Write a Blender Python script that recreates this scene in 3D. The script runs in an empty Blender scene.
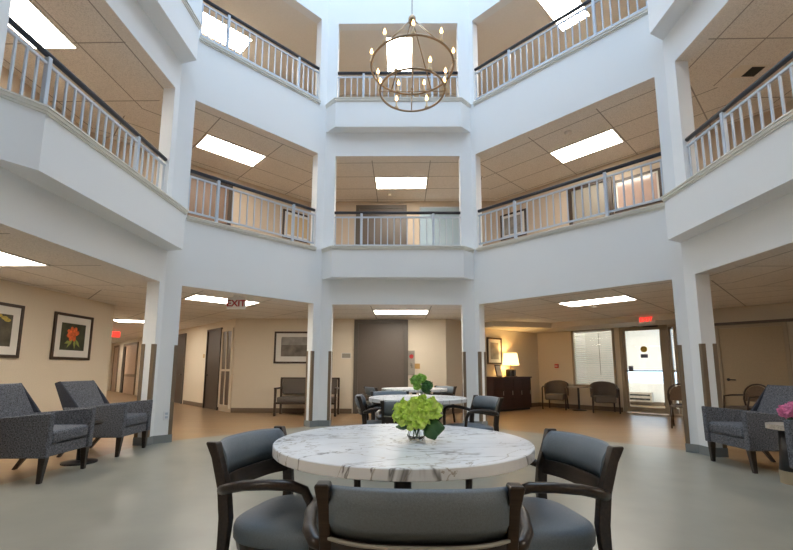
import bpy, bmesh, math, random
from mathutils import Vector, Matrix
from mathutils.geometry import tessellate_polygon
random.seed(7)
PI = math.pi
C = bpy.context.scene.collection
sc = bpy.context.scene

# ------------------------------------------------------------------ camera
cam_d = bpy.data.cameras.new('camera'); cam = bpy.data.objects.new('camera', cam_d); C.objects.link(cam)
cam_d.sensor_fit = 'HORIZONTAL'; cam_d.sensor_width = 36.0
cam_d.lens = 418.08 / 793 * 36.0
cam_d.shift_x = (396.5 - 392.16) / 793
cam_d.shift_y = (313.83 - 275.0) / 793
cam_d.clip_start = 0.05; cam_d.clip_end = 300
right = Vector((0.999731, 0.022789, 0.004322)); fwd = Vector((-0.023162, 0.990771, 0.133553)); up = Vector((-0.001239, -0.133617, 0.991032))
cam.matrix_world = Matrix(((right.x, up.x, -fwd.x, 0), (right.y, up.y, -fwd.y, 0), (right.z, up.z, -fwd.z, 1.15), (0, 0, 0, 1)))
sc.camera = cam

# ------------------------------------------------------------------ sky, daylight, exposure
w = bpy.data.worlds.new('sky'); sc.world = w; w.use_nodes = True
bg = w.node_tree.nodes['Background']
bg.inputs[0].default_value = (0.63, 0.80, 1.0, 1); bg.inputs[1].default_value = 2.85
def portal(name, loc, rot, sx, sy):
    l = bpy.data.lights.new(name, 'AREA'); l.shape = 'RECTANGLE'; l.size = sx; l.size_y = sy
    l.cycles.is_portal = True
    o = bpy.data.objects.new(name, l); C.objects.link(o); o.location = loc; o.rotation_euler = rot
portal('skylight_portal', (0.18, 5.0, 13.4), (0, 0, 0), 7.6, 7.4)
sc.view_settings.view_transform = 'Standard'; sc.view_settings.look = 'None'
sc.view_settings.gamma = 1; sc.view_settings.exposure = 0.62; sc.view_settings.use_curve_mapping = False
sc.cycles.use_denoising = True
sc.cycles.max_bounces = 10; sc.cycles.diffuse_bounces = 6
sc.cycles.sample_clamp_indirect = 8
LAMP = 14.0      # brightness of the ceiling panels

# ------------------------------------------------------------------ materials
def new_mat(name):
    m = bpy.data.materials.new(name); m.use_nodes = True
    return m, m.node_tree.nodes, m.node_tree.links, m.node_tree.nodes['Principled BSDF']
def mat(name, col, rough=0.6, metal=0.0, var=0.0, scale=20.0, bump=0.0, bscale=None, spec=None, coat=0.0):
    m, n, l, b = new_mat(name)
    b.inputs['Base Color'].default_value = (*col, 1); b.inputs['Roughness'].default_value = rough
    b.inputs['Metallic'].default_value = metal
    if spec is not None: b.inputs['Specular IOR Level'].default_value = spec
    if coat: b.inputs['Coat Weight'].default_value = coat
    tc = n.new('ShaderNodeTexCoord')
    if var:
        t = n.new('ShaderNodeTexNoise'); t.inputs['Scale'].default_value = scale; t.inputs['Detail'].default_value = 6
        r = n.new('ShaderNodeValToRGB')
        r.color_ramp.elements[0].position = 0.3; r.color_ramp.elements[1].position = 0.7
        r.color_ramp.elements[0].color = (*[c*(1-var) for c in col], 1)
        r.color_ramp.elements[1].color = (*[min(1, c*(1+var)) for c in col], 1)
        l.new(tc.outputs['Object'], t.inputs['Vector']); l.new(t.outputs['Fac'], r.inputs['Fac']); l.new(r.outputs['Color'], b.inputs['Base Color'])
    if bump:
        t2 = n.new('ShaderNodeTexNoise'); t2.inputs['Scale'].default_value = bscale or scale*3; t2.inputs['Detail'].default_value = 4
        bp = n.new('ShaderNodeBump'); bp.inputs['Strength'].default_value = bump; bp.inputs['Distance'].default_value = 0.01
        l.new(tc.outputs['Object'], t2.inputs['Vector']); l.new(t2.outputs['Fac'], bp.inputs['Height']); l.new(bp.outputs['Normal'], b.inputs['Normal'])
    return m
def emis(name, col, s):
    m, n, l, b = new_mat(name)
    b.inputs['Base Color'].default_value = (*col, 1); b.inputs['Emission Color'].default_value = (*col, 1); b.inputs['Emission Strength'].default_value = s
    return m
def wood(name, c1, c2, rough=0.35, scale=6, stretch=(1, 12, 12)):
    m, n, l, b = new_mat(name)
    tc = n.new('ShaderNodeTexCoord'); mp = n.new('ShaderNodeMapping'); mp.inputs['Scale'].default_value = stretch
    t = n.new('ShaderNodeTexNoise'); t.inputs['Scale'].default_value = scale; t.inputs['Detail'].default_value = 8; t.inputs['Distortion'].default_value = 0.6
    r = n.new('ShaderNodeValToRGB'); r.color_ramp.elements[0].color = (*c1, 1); r.color_ramp.elements[1].color = (*c2, 1)
    r.color_ramp.elements[0].position = 0.35; r.color_ramp.elements[1].position = 0.65
    l.new(tc.outputs['Object'], mp.inputs[0]); l.new(mp.outputs[0], t.inputs['Vector']); l.new(t.outputs['Fac'], r.inputs['Fac']); l.new(r.outputs['Color'], b.inputs['Base Color'])
    b.inputs['Roughness'].default_value = rough
    return m
def tile_mat(name, ang, ox, oy, tw=1.34, th=0.70, col=(0.83, 0.81, 0.78)):
    m, n, l, b = new_mat(name)
    tc = n.new('ShaderNodeTexCoord'); mp = n.new('ShaderNodeMapping'); mp.vector_type = 'TEXTURE'
    mp.inputs['Rotation'].default_value = (0, 0, ang); mp.inputs['Location'].default_value = (ox, oy, 0)
    br = n.new('ShaderNodeTexBrick'); br.offset = 0; br.squash = 1
    br.inputs['Scale'].default_value = 1; br.inputs['Brick Width'].default_value = tw; br.inputs['Row Height'].default_value = th
    br.inputs['Mortar Size'].default_value = 0.011; br.inputs['Mortar Smooth'].default_value = 0.1
    ns = n.new('ShaderNodeTexNoise'); ns.inputs['Scale'].default_value = 70; ns.inputs['Detail'].default_value = 3
    r = n.new('ShaderNodeValToRGB'); r.color_ramp.elements[0].color = (*[c*0.80 for c in col], 1); r.color_ramp.elements[1].color = (*col, 1)
    r.color_ramp.elements[0].position = 0.36; r.color_ramp.elements[1].position = 0.55
    mx = n.new('ShaderNodeMix'); mx.data_type = 'RGBA'; mx.inputs[7].default_value = (*[c*0.42 for c in col], 1)
    l.new(tc.outputs['Object'], mp.inputs[0]); l.new(mp.outputs[0], br.inputs['Vector']); l.new(tc.outputs['Object'], ns.inputs['Vector'])
    l.new(ns.outputs['Fac'], r.inputs['Fac']); l.new(r.outputs['Color'], mx.inputs[6]); l.new(br.outputs['Fac'], mx.inputs[0]); l.new(mx.outputs[2], b.inputs['Base Color'])
    bp = n.new('ShaderNodeBump'); bp.inputs['Strength'].default_value = 0.3; bp.invert = True; bp.inputs['Distance'].default_value = 0.01
    l.new(br.outputs['Fac'], bp.inputs['Height']); l.new(bp.outputs['Normal'], b.inputs['Normal'])
    b.inputs['Roughness'].default_value = 0.9
    return m
def marble_mat():
    m, n, l, b = new_mat('marble')
    tc = n.new('ShaderNodeTexCoord')
    def vein(scale, dist, lo, hi, rot):
        mp = n.new('ShaderNodeMapping'); mp.inputs['Rotation'].default_value = (0, 0, rot); mp.inputs['Scale'].default_value = (1, 2.1, 1)
        t = n.new('ShaderNodeTexNoise'); t.inputs['Scale'].default_value = scale; t.inputs['Detail'].default_value = 5; t.inputs['Distortion'].default_value = dist; t.inputs['Roughness'].default_value = 0.55
        s = n.new('ShaderNodeMath'); s.operation = 'SUBTRACT'; s.inputs[1].default_value = 0.5
        a = n.new('ShaderNodeMath'); a.operation = 'ABSOLUTE'
        r = n.new('ShaderNodeValToRGB'); r.color_ramp.elements[0].position = lo; r.color_ramp.elements[1].position = hi
        r.color_ramp.elements[0].color = (1, 1, 1, 1); r.color_ramp.elements[1].color = (0, 0, 0, 1)
        l.new(tc.outputs['Object'], mp.inputs[0]); l.new(mp.outputs[0], t.inputs['Vector']); l.new(t.outputs['Fac'], s.inputs[0]); l.new(s.outputs[0], a.inputs[0]); l.new(a.outputs[0], r.inputs['Fac'])
        return r
    v1 = vein(1.3, 0.9, 0.0, 0.011, 0.75); v2 = vein(2.3, 0.7, 0.0, 0.010, 0.45)
    cl = n.new('ShaderNodeTexNoise'); cl.inputs['Scale'].default_value = 1.6; cl.inputs['Detail'].default_value = 4
    base = n.new('ShaderNodeValToRGB'); base.color_ramp.elements[0].color = (0.66, 0.69, 0.72, 1); base.color_ramp.elements[1].color = (0.88, 0.90, 0.92, 1)
    base.color_ramp.elements[0].position = 0.3; base.color_ramp.elements[1].position = 0.6
    l.new(tc.outputs['Object'], cl.inputs['Vector']); l.new(cl.outputs['Fac'], base.inputs['Fac'])
    m1 = n.new('ShaderNodeMix'); m1.data_type = 'RGBA'; m1.inputs[7].default_value = (0.20, 0.20, 0.20, 1)
    m2 = n.new('ShaderNodeMix'); m2.data_type = 'RGBA'; m2.inputs[7].default_value = (0.36, 0.33, 0.28, 1)
    l.new(base.outputs['Color'], m1.inputs[6]); l.new(v1.outputs['Color'], m1.inputs[0]); l.new(m1.outputs[2], m2.inputs[6]); l.new(v2.outputs['Color'], m2.inputs[0])
    l.new(m2.outputs[2], b.inputs['Base Color']); b.inputs['Roughness'].default_value = 0.32
    return m
def plank_floor(name):
    m, n, l, b = new_mat(name)
    tc = n.new('ShaderNodeTexCoord')
    br = n.new('ShaderNodeTexBrick'); br.offset = 0.4; br.inputs['Scale'].default_value = 1
    br.inputs['Brick Width'].default_value = 1.2; br.inputs['Row Height'].default_value = 0.14; br.inputs['Mortar Size'].default_value = 0.0015
    br.inputs['Color1'].default_value = (0.37, 0.24, 0.125, 1); br.inputs['Color2'].default_value = (0.31, 0.195, 0.10, 1); br.inputs['Mortar'].default_value = (0.2, 0.11, 0.05, 1)
    mp = n.new('ShaderNodeMapping'); mp.inputs['Scale'].default_value = (1.5, 14, 1)
    t = n.new('ShaderNodeTexNoise'); t.inputs['Scale'].default_value = 3; t.inputs['Detail'].default_value = 8
    mx = n.new('ShaderNodeMix'); mx.data_type = 'RGBA'; mx.blend_type = 'MULTIPLY'; mx.inputs[0].default_value = 0.35
    l.new(tc.outputs['Object'], br.inputs['Vector']); l.new(tc.outputs['Object'], mp.inputs[0]); l.new(mp.outputs[0], t.inputs['Vector'])
    l.new(br.outputs['Color'], mx.inputs[6]); l.new(t.outputs['Color'], mx.inputs[7]); l.new(mx.outputs[2], b.inputs['Base Color'])
    b.inputs['Roughness'].default_value = 0.30; b.inputs['Specular IOR Level'].default_value = 0.45
    return m

M = {}
M['white'] = mat('white_paint', (0.84, 0.865, 0.88), 0.7, bump=0.05, bscale=150)
M['trim'] = mat('cream_trim', (0.76, 0.76, 0.71), 0.5)
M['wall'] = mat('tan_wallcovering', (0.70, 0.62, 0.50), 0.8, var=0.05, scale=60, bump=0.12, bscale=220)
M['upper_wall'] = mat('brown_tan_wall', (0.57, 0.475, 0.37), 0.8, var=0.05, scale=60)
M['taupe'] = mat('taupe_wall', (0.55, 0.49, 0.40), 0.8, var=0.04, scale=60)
M['plain_ceiling'] = mat('plain_ceiling', (0.83, 0.82, 0.80), 0.9, var=0.03, scale=40)
M['soffit'] = mat('soffit_paint', (0.74, 0.68, 0.58), 0.85)
M['tile_plain'] = mat('tile_plain', (0.78, 0.76, 0.73), 0.9, var=0.1, scale=70)
M['atrium_floor'] = mat('grey_green_sheet_floor', (0.28, 0.27, 0.222), 0.33, var=0.07, scale=2.5, spec=0.4)
M['plank'] = plank_floor('wood_look_floor')
M['base_grey'] = mat('grey_base', (0.22, 0.24, 0.245), 0.5)
M['base_brown'] = mat('brown_base', (0.17, 0.12, 0.08), 0.5)
M['guard'] = mat('brown_guard', (0.19, 0.135, 0.085), 0.5)
M['rail'] = mat('blue_grey_metal', (0.50, 0.57, 0.66), 0.4)
M['hand'] = mat('dark_handrail', (0.025, 0.03, 0.042), 0.35)
M['panel_light'] = emis('light_panel', (1.0, 0.92, 0.80), LAMP)
M['lightframe'] = mat('lamp_frame', (0.75, 0.70, 0.62), 0.5)
M['dwood'] = wood('dark_wood', (0.017, 0.012, 0.010), (0.035, 0.024, 0.018), 0.28)
M['darkbloom'] = mat('deep_green_petals', (0.07, 0.20, 0.05), 0.6, var=0.4, scale=30)
M['vinyl'] = mat('slate_vinyl', (0.125, 0.16, 0.195), 0.42, var=0.12, scale=160, bump=0.2, bscale=400)
M['piping'] = mat('grey_piping', (0.30, 0.30, 0.27), 0.5)
M['tweed'] = mat('charcoal_tweed', (0.105, 0.112, 0.130), 0.9, var=0.75, scale=75, bump=0.5, bscale=120)
M['tweed_dark'] = mat('dark_welt', (0.03, 0.035, 0.05), 0.9, var=0.3, scale=110)
M['marble'] = marble_mat()
M['black'] = mat('black_metal', (0.012, 0.012, 0.014), 0.35)
M['chrome'] = mat('chrome', (0.7, 0.7, 0.7), 0.12, metal=1)
M['gold'] = mat('aged_gold', (0.40, 0.34, 0.24), 0.45, metal=0.5)
M['brass'] = mat('antique_brass', (0.36, 0.25, 0.15), 0.3, metal=0.8)
M['candle'] = mat('cream_candle', (0.85, 0.72, 0.5), 0.5)
M['flame'] = emis('bulb_glow', (1.0, 0.58, 0.20), 7)
M['bloom'] = mat('lime_petals', (0.60, 0.78, 0.15), 0.6, var=0.28, scale=40)
M['bloom2'] = mat('green_petals', (0.30, 0.55, 0.10), 0.6, var=0.3, scale=18)
M['leaf'] = mat('dark_leaf', (0.035, 0.11, 0.035), 0.5, var=0.2, scale=20)
M['pink'] = mat('pink_petals', (0.70, 0.22, 0.42), 0.6, var=0.25, scale=25)
M['elev'] = mat('brown_metal_door', (0.115, 0.092, 0.076), 0.45, var=0.04, scale=30)
M['elev_frame'] = mat('brown_metal_frame', (0.10, 0.085, 0.07), 0.4)
M['steel'] = mat('brushed_steel', (0.42, 0.38, 0.32), 0.35, metal=0.7)
M['red'] = emis('red_sign_letters', (0.85, 0.03, 0.02), 1.6)
M['red_paint'] = mat('red_paint', (0.42, 0.02, 0.02), 0.5)
M['signwhite'] = mat('sign_white', (0.80, 0.78, 0.74), 0.5)
M['amber'] = mat('amber_plate', (0.50, 0.30, 0.10), 0.5)
M['frame_dark'] = wood('dark_picture_frame', (0.03, 0.018, 0.012), (0.06, 0.035, 0.02), 0.4)
M['matboard'] = mat('cream_mat_board', (0.72, 0.70, 0.66), 0.8)
M['ddoor'] = wood('dark_brown_door', (0.035, 0.025, 0.02), (0.055, 0.038, 0.028), 0.4, stretch=(12, 12, 1))
M['pinkdoor'] = wood('light_rose_door', (0.42, 0.29, 0.20), (0.50, 0.35, 0.25), 0.4, stretch=(12, 12, 1))
M['bdoor'] = mat('brown_painted_door', (0.36, 0.28, 0.18), 0.5, var=0.05, scale=40)
M['frame_tan'] = mat('tan_metal_frame', (0.33, 0.27, 0.19), 0.4)
M['cred'] = wood('mahogany', (0.035, 0.016, 0.012), (0.065, 0.028, 0.02), 0.3)
M['shade'] = emis('lamp_shade_glow', (1.0, 0.74, 0.36), 1.5)
M['blind'] = mat('white_blind', (0.85, 0.83, 0.79), 0.5)
_n = M['blind'].node_tree.nodes; _l = M['blind'].node_tree.links; _t = _n.new('ShaderNodeBsdfTranslucent'); _t.inputs[0].default_value = (0.85, 0.83, 0.79, 1)
_x = _n.new('ShaderNodeMixShader'); _x.inputs[0].default_value = 0.7; _l.new(_n['Principled BSDF'].outputs[0], _x.inputs[1]); _l.new(_t.outputs[0], _x.inputs[2]); _l.new(_x.outputs[0], _n['Material Output'].inputs[0])
M['guest'] = mat('brown_grey_fabric', (0.12, 0.10, 0.085), 0.85, var=0.3, scale=120)
M['gwood'] = wood('walnut_frame', (0.03, 0.018, 0.012), (0.055, 0.032, 0.02), 0.35)
M['stone'] = wood('travertine_top', (0.36, 0.31, 0.25), (0.55, 0.48, 0.40), 0.35)
M['outlet'] = mat('white_plastic', (0.8, 0.82, 0.84), 0.4)
M['vent_black'] = mat('vent_black', (0.02, 0.022, 0.02), 0.6)
M['bluepane'] = mat('pale_blue_gloss', (0.42, 0.56, 0.66), 0.08, spec=0.7)
M['greyplaque'] = mat('grey_plaque', (0.30, 0.27, 0.22), 0.5)
M['yellow'] = mat('yellow_sticker', (0.62, 0.42, 0.04), 0.5)
M['slateblue'] = mat('slate_sticker', (0.12, 0.13, 0.20), 0.5)
M['pavement'] = mat('pavement', (0.45, 0.45, 0.43), 0.8, var=0.1, scale=3)
M['foliage'] = mat('foliage', (0.08, 0.16, 0.05), 0.8, var=0.4, scale=8)
def glass_mat():
    m, n, l, b = new_mat('clear_glass')
    b.inputs['Transmission Weight'].default_value = 1; b.inputs['Roughness'].default_value = 0.02; b.inputs['IOR'].default_value = 1.45
    b.inputs['Base Color'].default_value = (0.95, 0.98, 0.98, 1)
    return m
M['glass'] = glass_mat()
def pane_mat():
    m = bpy.data.materials.new('window_pane'); m.use_nodes = True; n = m.node_tree.nodes; l = m.node_tree.links
    n.remove(n['Principled BSDF']); o = n['Material Output']
    t = n.new('ShaderNodeBsdfTransparent'); t.inputs[0].default_value = (0.93, 0.96, 0.96, 1)
    g = n.new('ShaderNodeBsdfGlossy'); g.inputs['Roughness'].default_value = 0.03
    f = n.new('ShaderNodeFresnel'); f.inputs[0].default_value = 1.45; mx = n.new('ShaderNodeMixShader')
    l.new(f.outputs[0], mx.inputs[0]); l.new(t.outputs[0], mx.inputs[1]); l.new(g.outputs[0], mx.inputs[2]); l.new(mx.outputs[0], o.inputs[0])
    return m
M['pane'] = pane_mat()

# ------------------------------------------------------------------ mesh helpers
class MB:
    def __init__(s): s.bm = bmesh.new()
    def prism(s, poly, z0, z1, T=None):
        n = len(poly)
        a = sum(poly[i][0]*poly[(i+1) % n][1]-poly[(i+1) % n][0]*poly[i][1] for i in range(n))
        if a < 0: poly = poly[::-1]
        lo = [s.bm.verts.new((p[0], p[1], z0)) for p in poly]; hi = [s.bm.verts.new((p[0], p[1], z1)) for p in poly]
        s.bm.faces.new(lo[::-1]); s.bm.faces.new(hi)
        for i in range(n): s.bm.faces.new((lo[i], lo[(i+1) % n], hi[(i+1) % n], hi[i]))
        if T: bmesh.ops.transform(s.bm, matrix=T, verts=lo+hi)
        return s
    def box(s, x0, x1, y0, y1, z0, z1, T=None):
        return s.prism([(x0, y0), (x1, y0), (x1, y1), (x0, y1)], z0, z1, T)
    def hexa(s, b, t):      # b, t: four bottom and four top corners
        lo = [s.bm.verts.new(p) for p in b]; hi = [s.bm.verts.new(p) for p in t]
        s.bm.faces.new(lo[::-1]); s.bm.faces.new(hi)
        for i in range(4): s.bm.faces.new((lo[i], lo[(i+1) % 4], hi[(i+1) % 4], hi[i]))
        return s
    def loft(s, secs, cap=True):
        R = [[s.bm.verts.new(p) for p in q] for q in secs]; n = len(R[0])
        for a, b in zip(R, R[1:]):
            for i in range(n): s.bm.faces.new((a[i], a[(i+1) % n], b[(i+1) % n], b[i]))
        if cap: s.bm.faces.new(R[0][::-1]); s.bm.faces.new(R[-1])
        return s
    def tube(s, path, r, seg=8, closed=False, flat=1.0):
        P = [Vector(p) for p in path]; n = len(P); secs = []
        prev = None
        for i in range(n):
            if closed: t = (P[(i+1) % n]-P[i-1])
            else: t = P[min(i+1, n-1)]-P[max(i-1, 0)]
            t.normalize()
            u = prev if prev is not None else (Vector((0, 0, 1)) if abs(t.z) < 0.9 else Vector((1, 0, 0)))
            u = (u - t*u.dot(t)); u.normalize(); v = t.cross(u); prev = u
            rr = r[i] if isinstance(r, (list, tuple)) else r
            secs.append([P[i]+u*math.cos(2*PI*k/seg)*rr+v*math.sin(2*PI*k/seg)*rr*flat for k in range(seg)])
        if closed:
            secs.append(secs[0]); R = [[s.bm.verts.new(p) for p in q] for q in secs[:-1]]; R.append(R[0])
            for a, b in zip(R, R[1:]):
                for i in range(seg): s.bm.faces.new((a[i], a[(i+1) % seg], b[(i+1) % seg], b[i]))
            return s
        return s.loft(secs)
    def lathe(s, prof, c=(0, 0, 0), seg=32, cap=True):
        return s.loft([[(c[0]+r*math.cos(2*PI*k/seg), c[1]+r*math.sin(2*PI*k/seg), c[2]+z) for k in range(seg)] for r, z in prof], cap)
    def ball(s, c, r, seg=12, sz=1.0):
        n = 8
        return s.lathe([(max(1e-4, r*math.sin(PI*i/n)), -r*sz*math.cos(PI*i/n)) for i in range(n+1)], c, seg)
    def build(s, name, m, parent=None, smooth=False, bevel=0.0, seg=2, sub=0):
        bmesh.ops.recalc_face_normals(s.bm, faces=s.bm.faces)
        me = bpy.data.meshes.new(name); s.bm.to_mesh(me); s.bm.free()
        o = bpy.data.objects.new(name, me); C.objects.link(o); me.materials.append(m)
        if smooth:
            for p in me.polygons: p.use_smooth = True
        if bevel:
            b = o.modifiers.new('b', 'BEVEL'); b.width = bevel; b.segments = seg; b.limit_method = 'ANGLE'; b.angle_limit = math.radians(35)
            if seg > 1:
                for p in me.polygons: p.use_smooth = True
                wn = o.modifiers.new('w', 'WEIGHTED_NORMAL'); wn.keep_sharp = False
        if sub:
            q = o.modifiers.new('s', 'SUBSURF'); q.levels = sub; q.render_levels = sub
        if parent: o.parent = parent
        return o
def tag(o, label, cat, group=None, kind=None):
    o['label'] = label; o['category'] = cat
    if group: o['group'] = group
    if kind: o['kind'] = kind
    return o
def struct(o): o['kind'] = 'structure'; return o
def thing(name, loc, rz, label, cat, group=None):
    o = bpy.data.objects.new(name, None); C.objects.link(o); o.location = loc; o.rotation_euler = (0, 0, rz)
    o.empty_display_size = 0.1
    return tag(o, label, cat, group)
def group_empty(name, loc=(0, 0, 0), rz=0):
    o = bpy.data.objects.new(name, None); C.objects.link(o); o.location = loc; o.rotation_euler = (0, 0, rz); o['kind'] = 'structure'; return o
def kids(o): return [c for c in C.objects if c.parent == o]
def copy_tree(o, parent=None):
    c = o.copy(); C.objects.link(c)
    if parent is not None: c.parent = parent
    for ch in kids(o): copy_tree(ch, c)
    return c
def dup(root, loc, rz, label):
    c = copy_tree(root); c.location = loc; c.rotation_euler = (0, 0, rz); c['label'] = label; return c
def facing(rx, ry): return math.atan2(rx, -ry)     # rotation that turns local -y towards (rx, ry)
def text_mesh(txt, size, m, parent, T, name='lettering', ext=0.002):
    cu = bpy.data.curves.new('t', 'FONT'); cu.body = txt; cu.size = size; cu.align_x = 'CENTER'; cu.align_y = 'CENTER'; cu.extrude = ext; cu.offset = size*0.025
    t = bpy.data.objects.new('t', cu); C.objects.link(t)
    dg = bpy.context.evaluated_depsgraph_get(); me = bpy.data.meshes.new_from_object(t.evaluated_get(dg))
    bpy.data.objects.remove(t); me.transform(T); me.materials.clear(); me.materials.append(m)
    o = bpy.data.objects.new(name, me); C.objects.link(o); o.parent = parent
    return o
STAND = Matrix.Rotation(PI/2, 4, 'X')   # text lying in xy stands up facing -y

# ------------------------------------------------------------------ heights and plan
Z1, L2, Z2, L3, Z3, ZT = 2.54, 3.749, 5.91, 7.139, 9.222, 13.0
BAY2, BAY3 = 3.08, 6.47
V = [Vector(p) for p in ((4.22, 6.227), (1.55, 8.84), (-1.73, 8.80), (-3.867, 6.608), (-3.867, 3.4), (-1.635, 1.17), (1.607, 1.17), (4.22, 3.0))]
TH = 0.2
names = ['back_right', 'back', 'back_left', 'left', 'front_left', 'front', 'front_right', 'right']
openp = {0: ((4.113, 6.336), (1.652, 8.794)), 1: ((1.292, 8.84), (-1.494, 8.84)), 2: ((-1.835, 8.642), (-3.679, 6.794)), 3: ((-3.867, 6.465), (-3.867, 3.6)),
         7: ((4.22, 3.2), (4.22, 5.988))}
def sd(i): 
    a, b = V[i], V[(i+1) % 8]; d = (b-a).normalized(); return a, b, d, Vector((d.y, -d.x)), (b-a).length
def offset_poly(off):
    out = []
    for i in range(8):
        _, _, d0, n0, _ = sd(i-1 if i else 7); _, _, d1, n1, _ = sd(i)
        m = (n0+n1).normalized(); out.append(V[i]+m*(off/m.dot(n0)))
    return out
VO = offset_poly(TH)
OP = {}
for i in range(8):
    a, b, d, n, L = sd(i)
    OP[i] = tuple((Vector(p)-a).dot(d) for p in openp[i]) if i in openp else (0.22, L-0.22)

# ---- atrium floor, corridor floor
aflo = offset_poly(0.12)
struct(MB().prism([tuple(v) for v in aflo], -0.1, 0.0).build('floor', M['atrium_floor']))
G_out = [(-6.35, -2.5), (8.9, -2.5), (8.9, 7.6), (6.95, 9.55), (7.3, 11.3), (4.53, 14.07), (2.3, 12.4), (1.2, 11.4), (-4.6, 11.4), (-16.0, 22.8), (-18.1, 20.7), (-6.35, 9.0)]
def ring_mesh(outer, inner, z0, z1, name, m):
    polys = [[Vector((p[0], p[1], 0)) for p in outer], [Vector((p[0], p[1], 0)) for p in inner]]
    flat = polys[0]+polys[1]; tris = tessellate_polygon(polys); bm = bmesh.new()
    lo = [bm.verts.new((p.x, p.y, z0)) for p in flat]; hi = [bm.verts.new((p.x, p.y, z1)) for p in flat]
    for t in tris:
        bm.faces.new([hi[k] for k in t]); bm.faces.new([lo[k] for k in t][::-1])
    for st, n in ((0, len(outer)), (len(outer), len(inner))):
        for i in range(n):
            a, b = st+i, st+(i+1) % n; bm.faces.new((lo[a], lo[b], hi[b], hi[a]))
    mb = MB(); mb.bm.free(); mb.bm = bm
    return struct(mb.build(name, m))
ring_mesh(G_out, [tuple(v) for v in aflo], -0.1, 0.0, 'floor', M['plank'])
UP = [(-6.35, -2.5), (6.9, -2.5), (6.9, 7.17), (2.67, 11.4), (-2.7, 11.4), (-6.35, 7.75)]
vo_in = [tuple(v) for v in offset_poly(TH-0.01)]
for z in (L2-0.1, L3-0.1): ring_mesh(UP, vo_in, z-0.08, z, 'floor', M['plank'])

# ---- ceilings, one sector per side of the octagon so the tile grid turns with it
R2 = math.sqrt(0.5)
vi = [tuple(v) for v in offset_poly(TH-0.02)]
def ceil(name, poly, z, m):
    return struct(MB().prism(poly, z, z+0.05).build(name, m))
tB1 = tile_mat('tile_grid_back', 0, -0.69, 9.69); tB2 = tile_mat('tile_grid_back_upper', 0, -0.69, 9.85)
def diag(name, c, ang):  # grid through panel centre c
    d = Vector((math.cos(ang), math.sin(ang))); n = Vector((-d.y, d.x)); o = Vector(c)-d*0.67-n*0.35
    return tile_mat(name, ang, o.x, o.y)
tLB1 = diag('tile_grid_back_left', (-3.66, 8.36), PI/4); tLB2 = diag('tile_grid_back_left_upper', (-3.76, 8.58), PI/4)
tRB1 = diag('tile_grid_back_right', (3.93, 8.44), -PI/4); tRB2 = diag('tile_grid_back_right_upper', (3.95, 8.52), -PI/4)
tL = diag('tile_grid_left', (-5.15, 4.81), PI/2); tR = diag('tile_grid_right', (5.6, 4.9), PI/2); tF = tile_mat('tile_grid_front', 0, 0, 0)
ZC = Z1+0.012
ceil('ceiling', [vi[3], vi[4], (-6.35, 2.4), (-6.35, 7.64)], ZC, tL)
ceil('ceiling', [vi[2], vi[3], (-6.35, 7.64), (-6.35, 9.0), (-18.1, 20.7), (-16.0, 22.8), (-4.6, 11.4), (-2.75, 11.4)], ZC, tLB1)
ceil('ceiling', [vi[1], vi[2], (-2.75, 11.4), (1.2, 11.4), (2.3, 12.4), (2.75, 12.74)], ZC, tB1)
ceil('ceiling', [vi[0], vi[1], (2.75, 12.74), (4.53, 14.07), (7.3, 11.3), (6.95, 9.55), (8.5, 8.0)], ZC, tRB1)
ceil('ceiling', [vi[7], vi[0], (8.5, 8.0), (8.9, 7.6), (8.9, 2.4)], ZC, tR)
ceil('ceiling', [vi[4], vi[5], vi[6], vi[7], (8.9, 2.4), (8.9, -2.5), (-6.35, -2.5), (-6.35, 2.4)], ZC, tF)
for z, mL, mLB, mB, mRB, mR in ((Z2+0.012, tL, tLB2, tB2, tRB2, tR), (Z3+0.012,)+(M['plain_ceiling'],)*5):
    ceil('ceiling', [vi[3], vi[4], (-6.35, 2.4), (-6.35, 7.75)], z, mL)
    ceil('ceiling', [vi[2], vi[3], (-6.35, 7.75), (-2.7, 11.4)], z, mLB)
    ceil('ceiling', [vi[1], vi[2], (-2.7, 11.4), (2.67, 11.4)], z, mB)
    ceil('ceiling', [vi[0], vi[1], (2.67, 11.4), (6.9, 7.17)], z, mRB)
    ceil('ceiling', [vi[7], vi[0], (6.9, 7.17), (6.9, 2.4)], z, mR)
    ceil('ceiling', [vi[4], vi[5], vi[6], vi[7], (6.9, 2.4), (6.9, -2.5), (-6.35, -2.5), (-6.35, 2.4)], z, mR)
# roof with the skylight opening over the atrium
ring_mesh(UP, [tuple(v) for v in offset_poly(-0.25)], ZT, ZT+0.2, 'ceiling', M['white'])
sk = group_empty('window_1')
m = MB()
for k in range(-3, 4): m.box(0.18+k*1.25-0.03, 0.18+k*1.25+0.03, 1.0, 9.0, ZT+0.2, ZT+0.32)
for k in range(-3, 4): m.box(-4.0, 4.4, 5.0+k*1.25-0.03, 5.0+k*1.25+0.03, ZT+0.21, ZT+0.31)
m.build('skylight_bars', M['rail'], sk)

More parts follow.
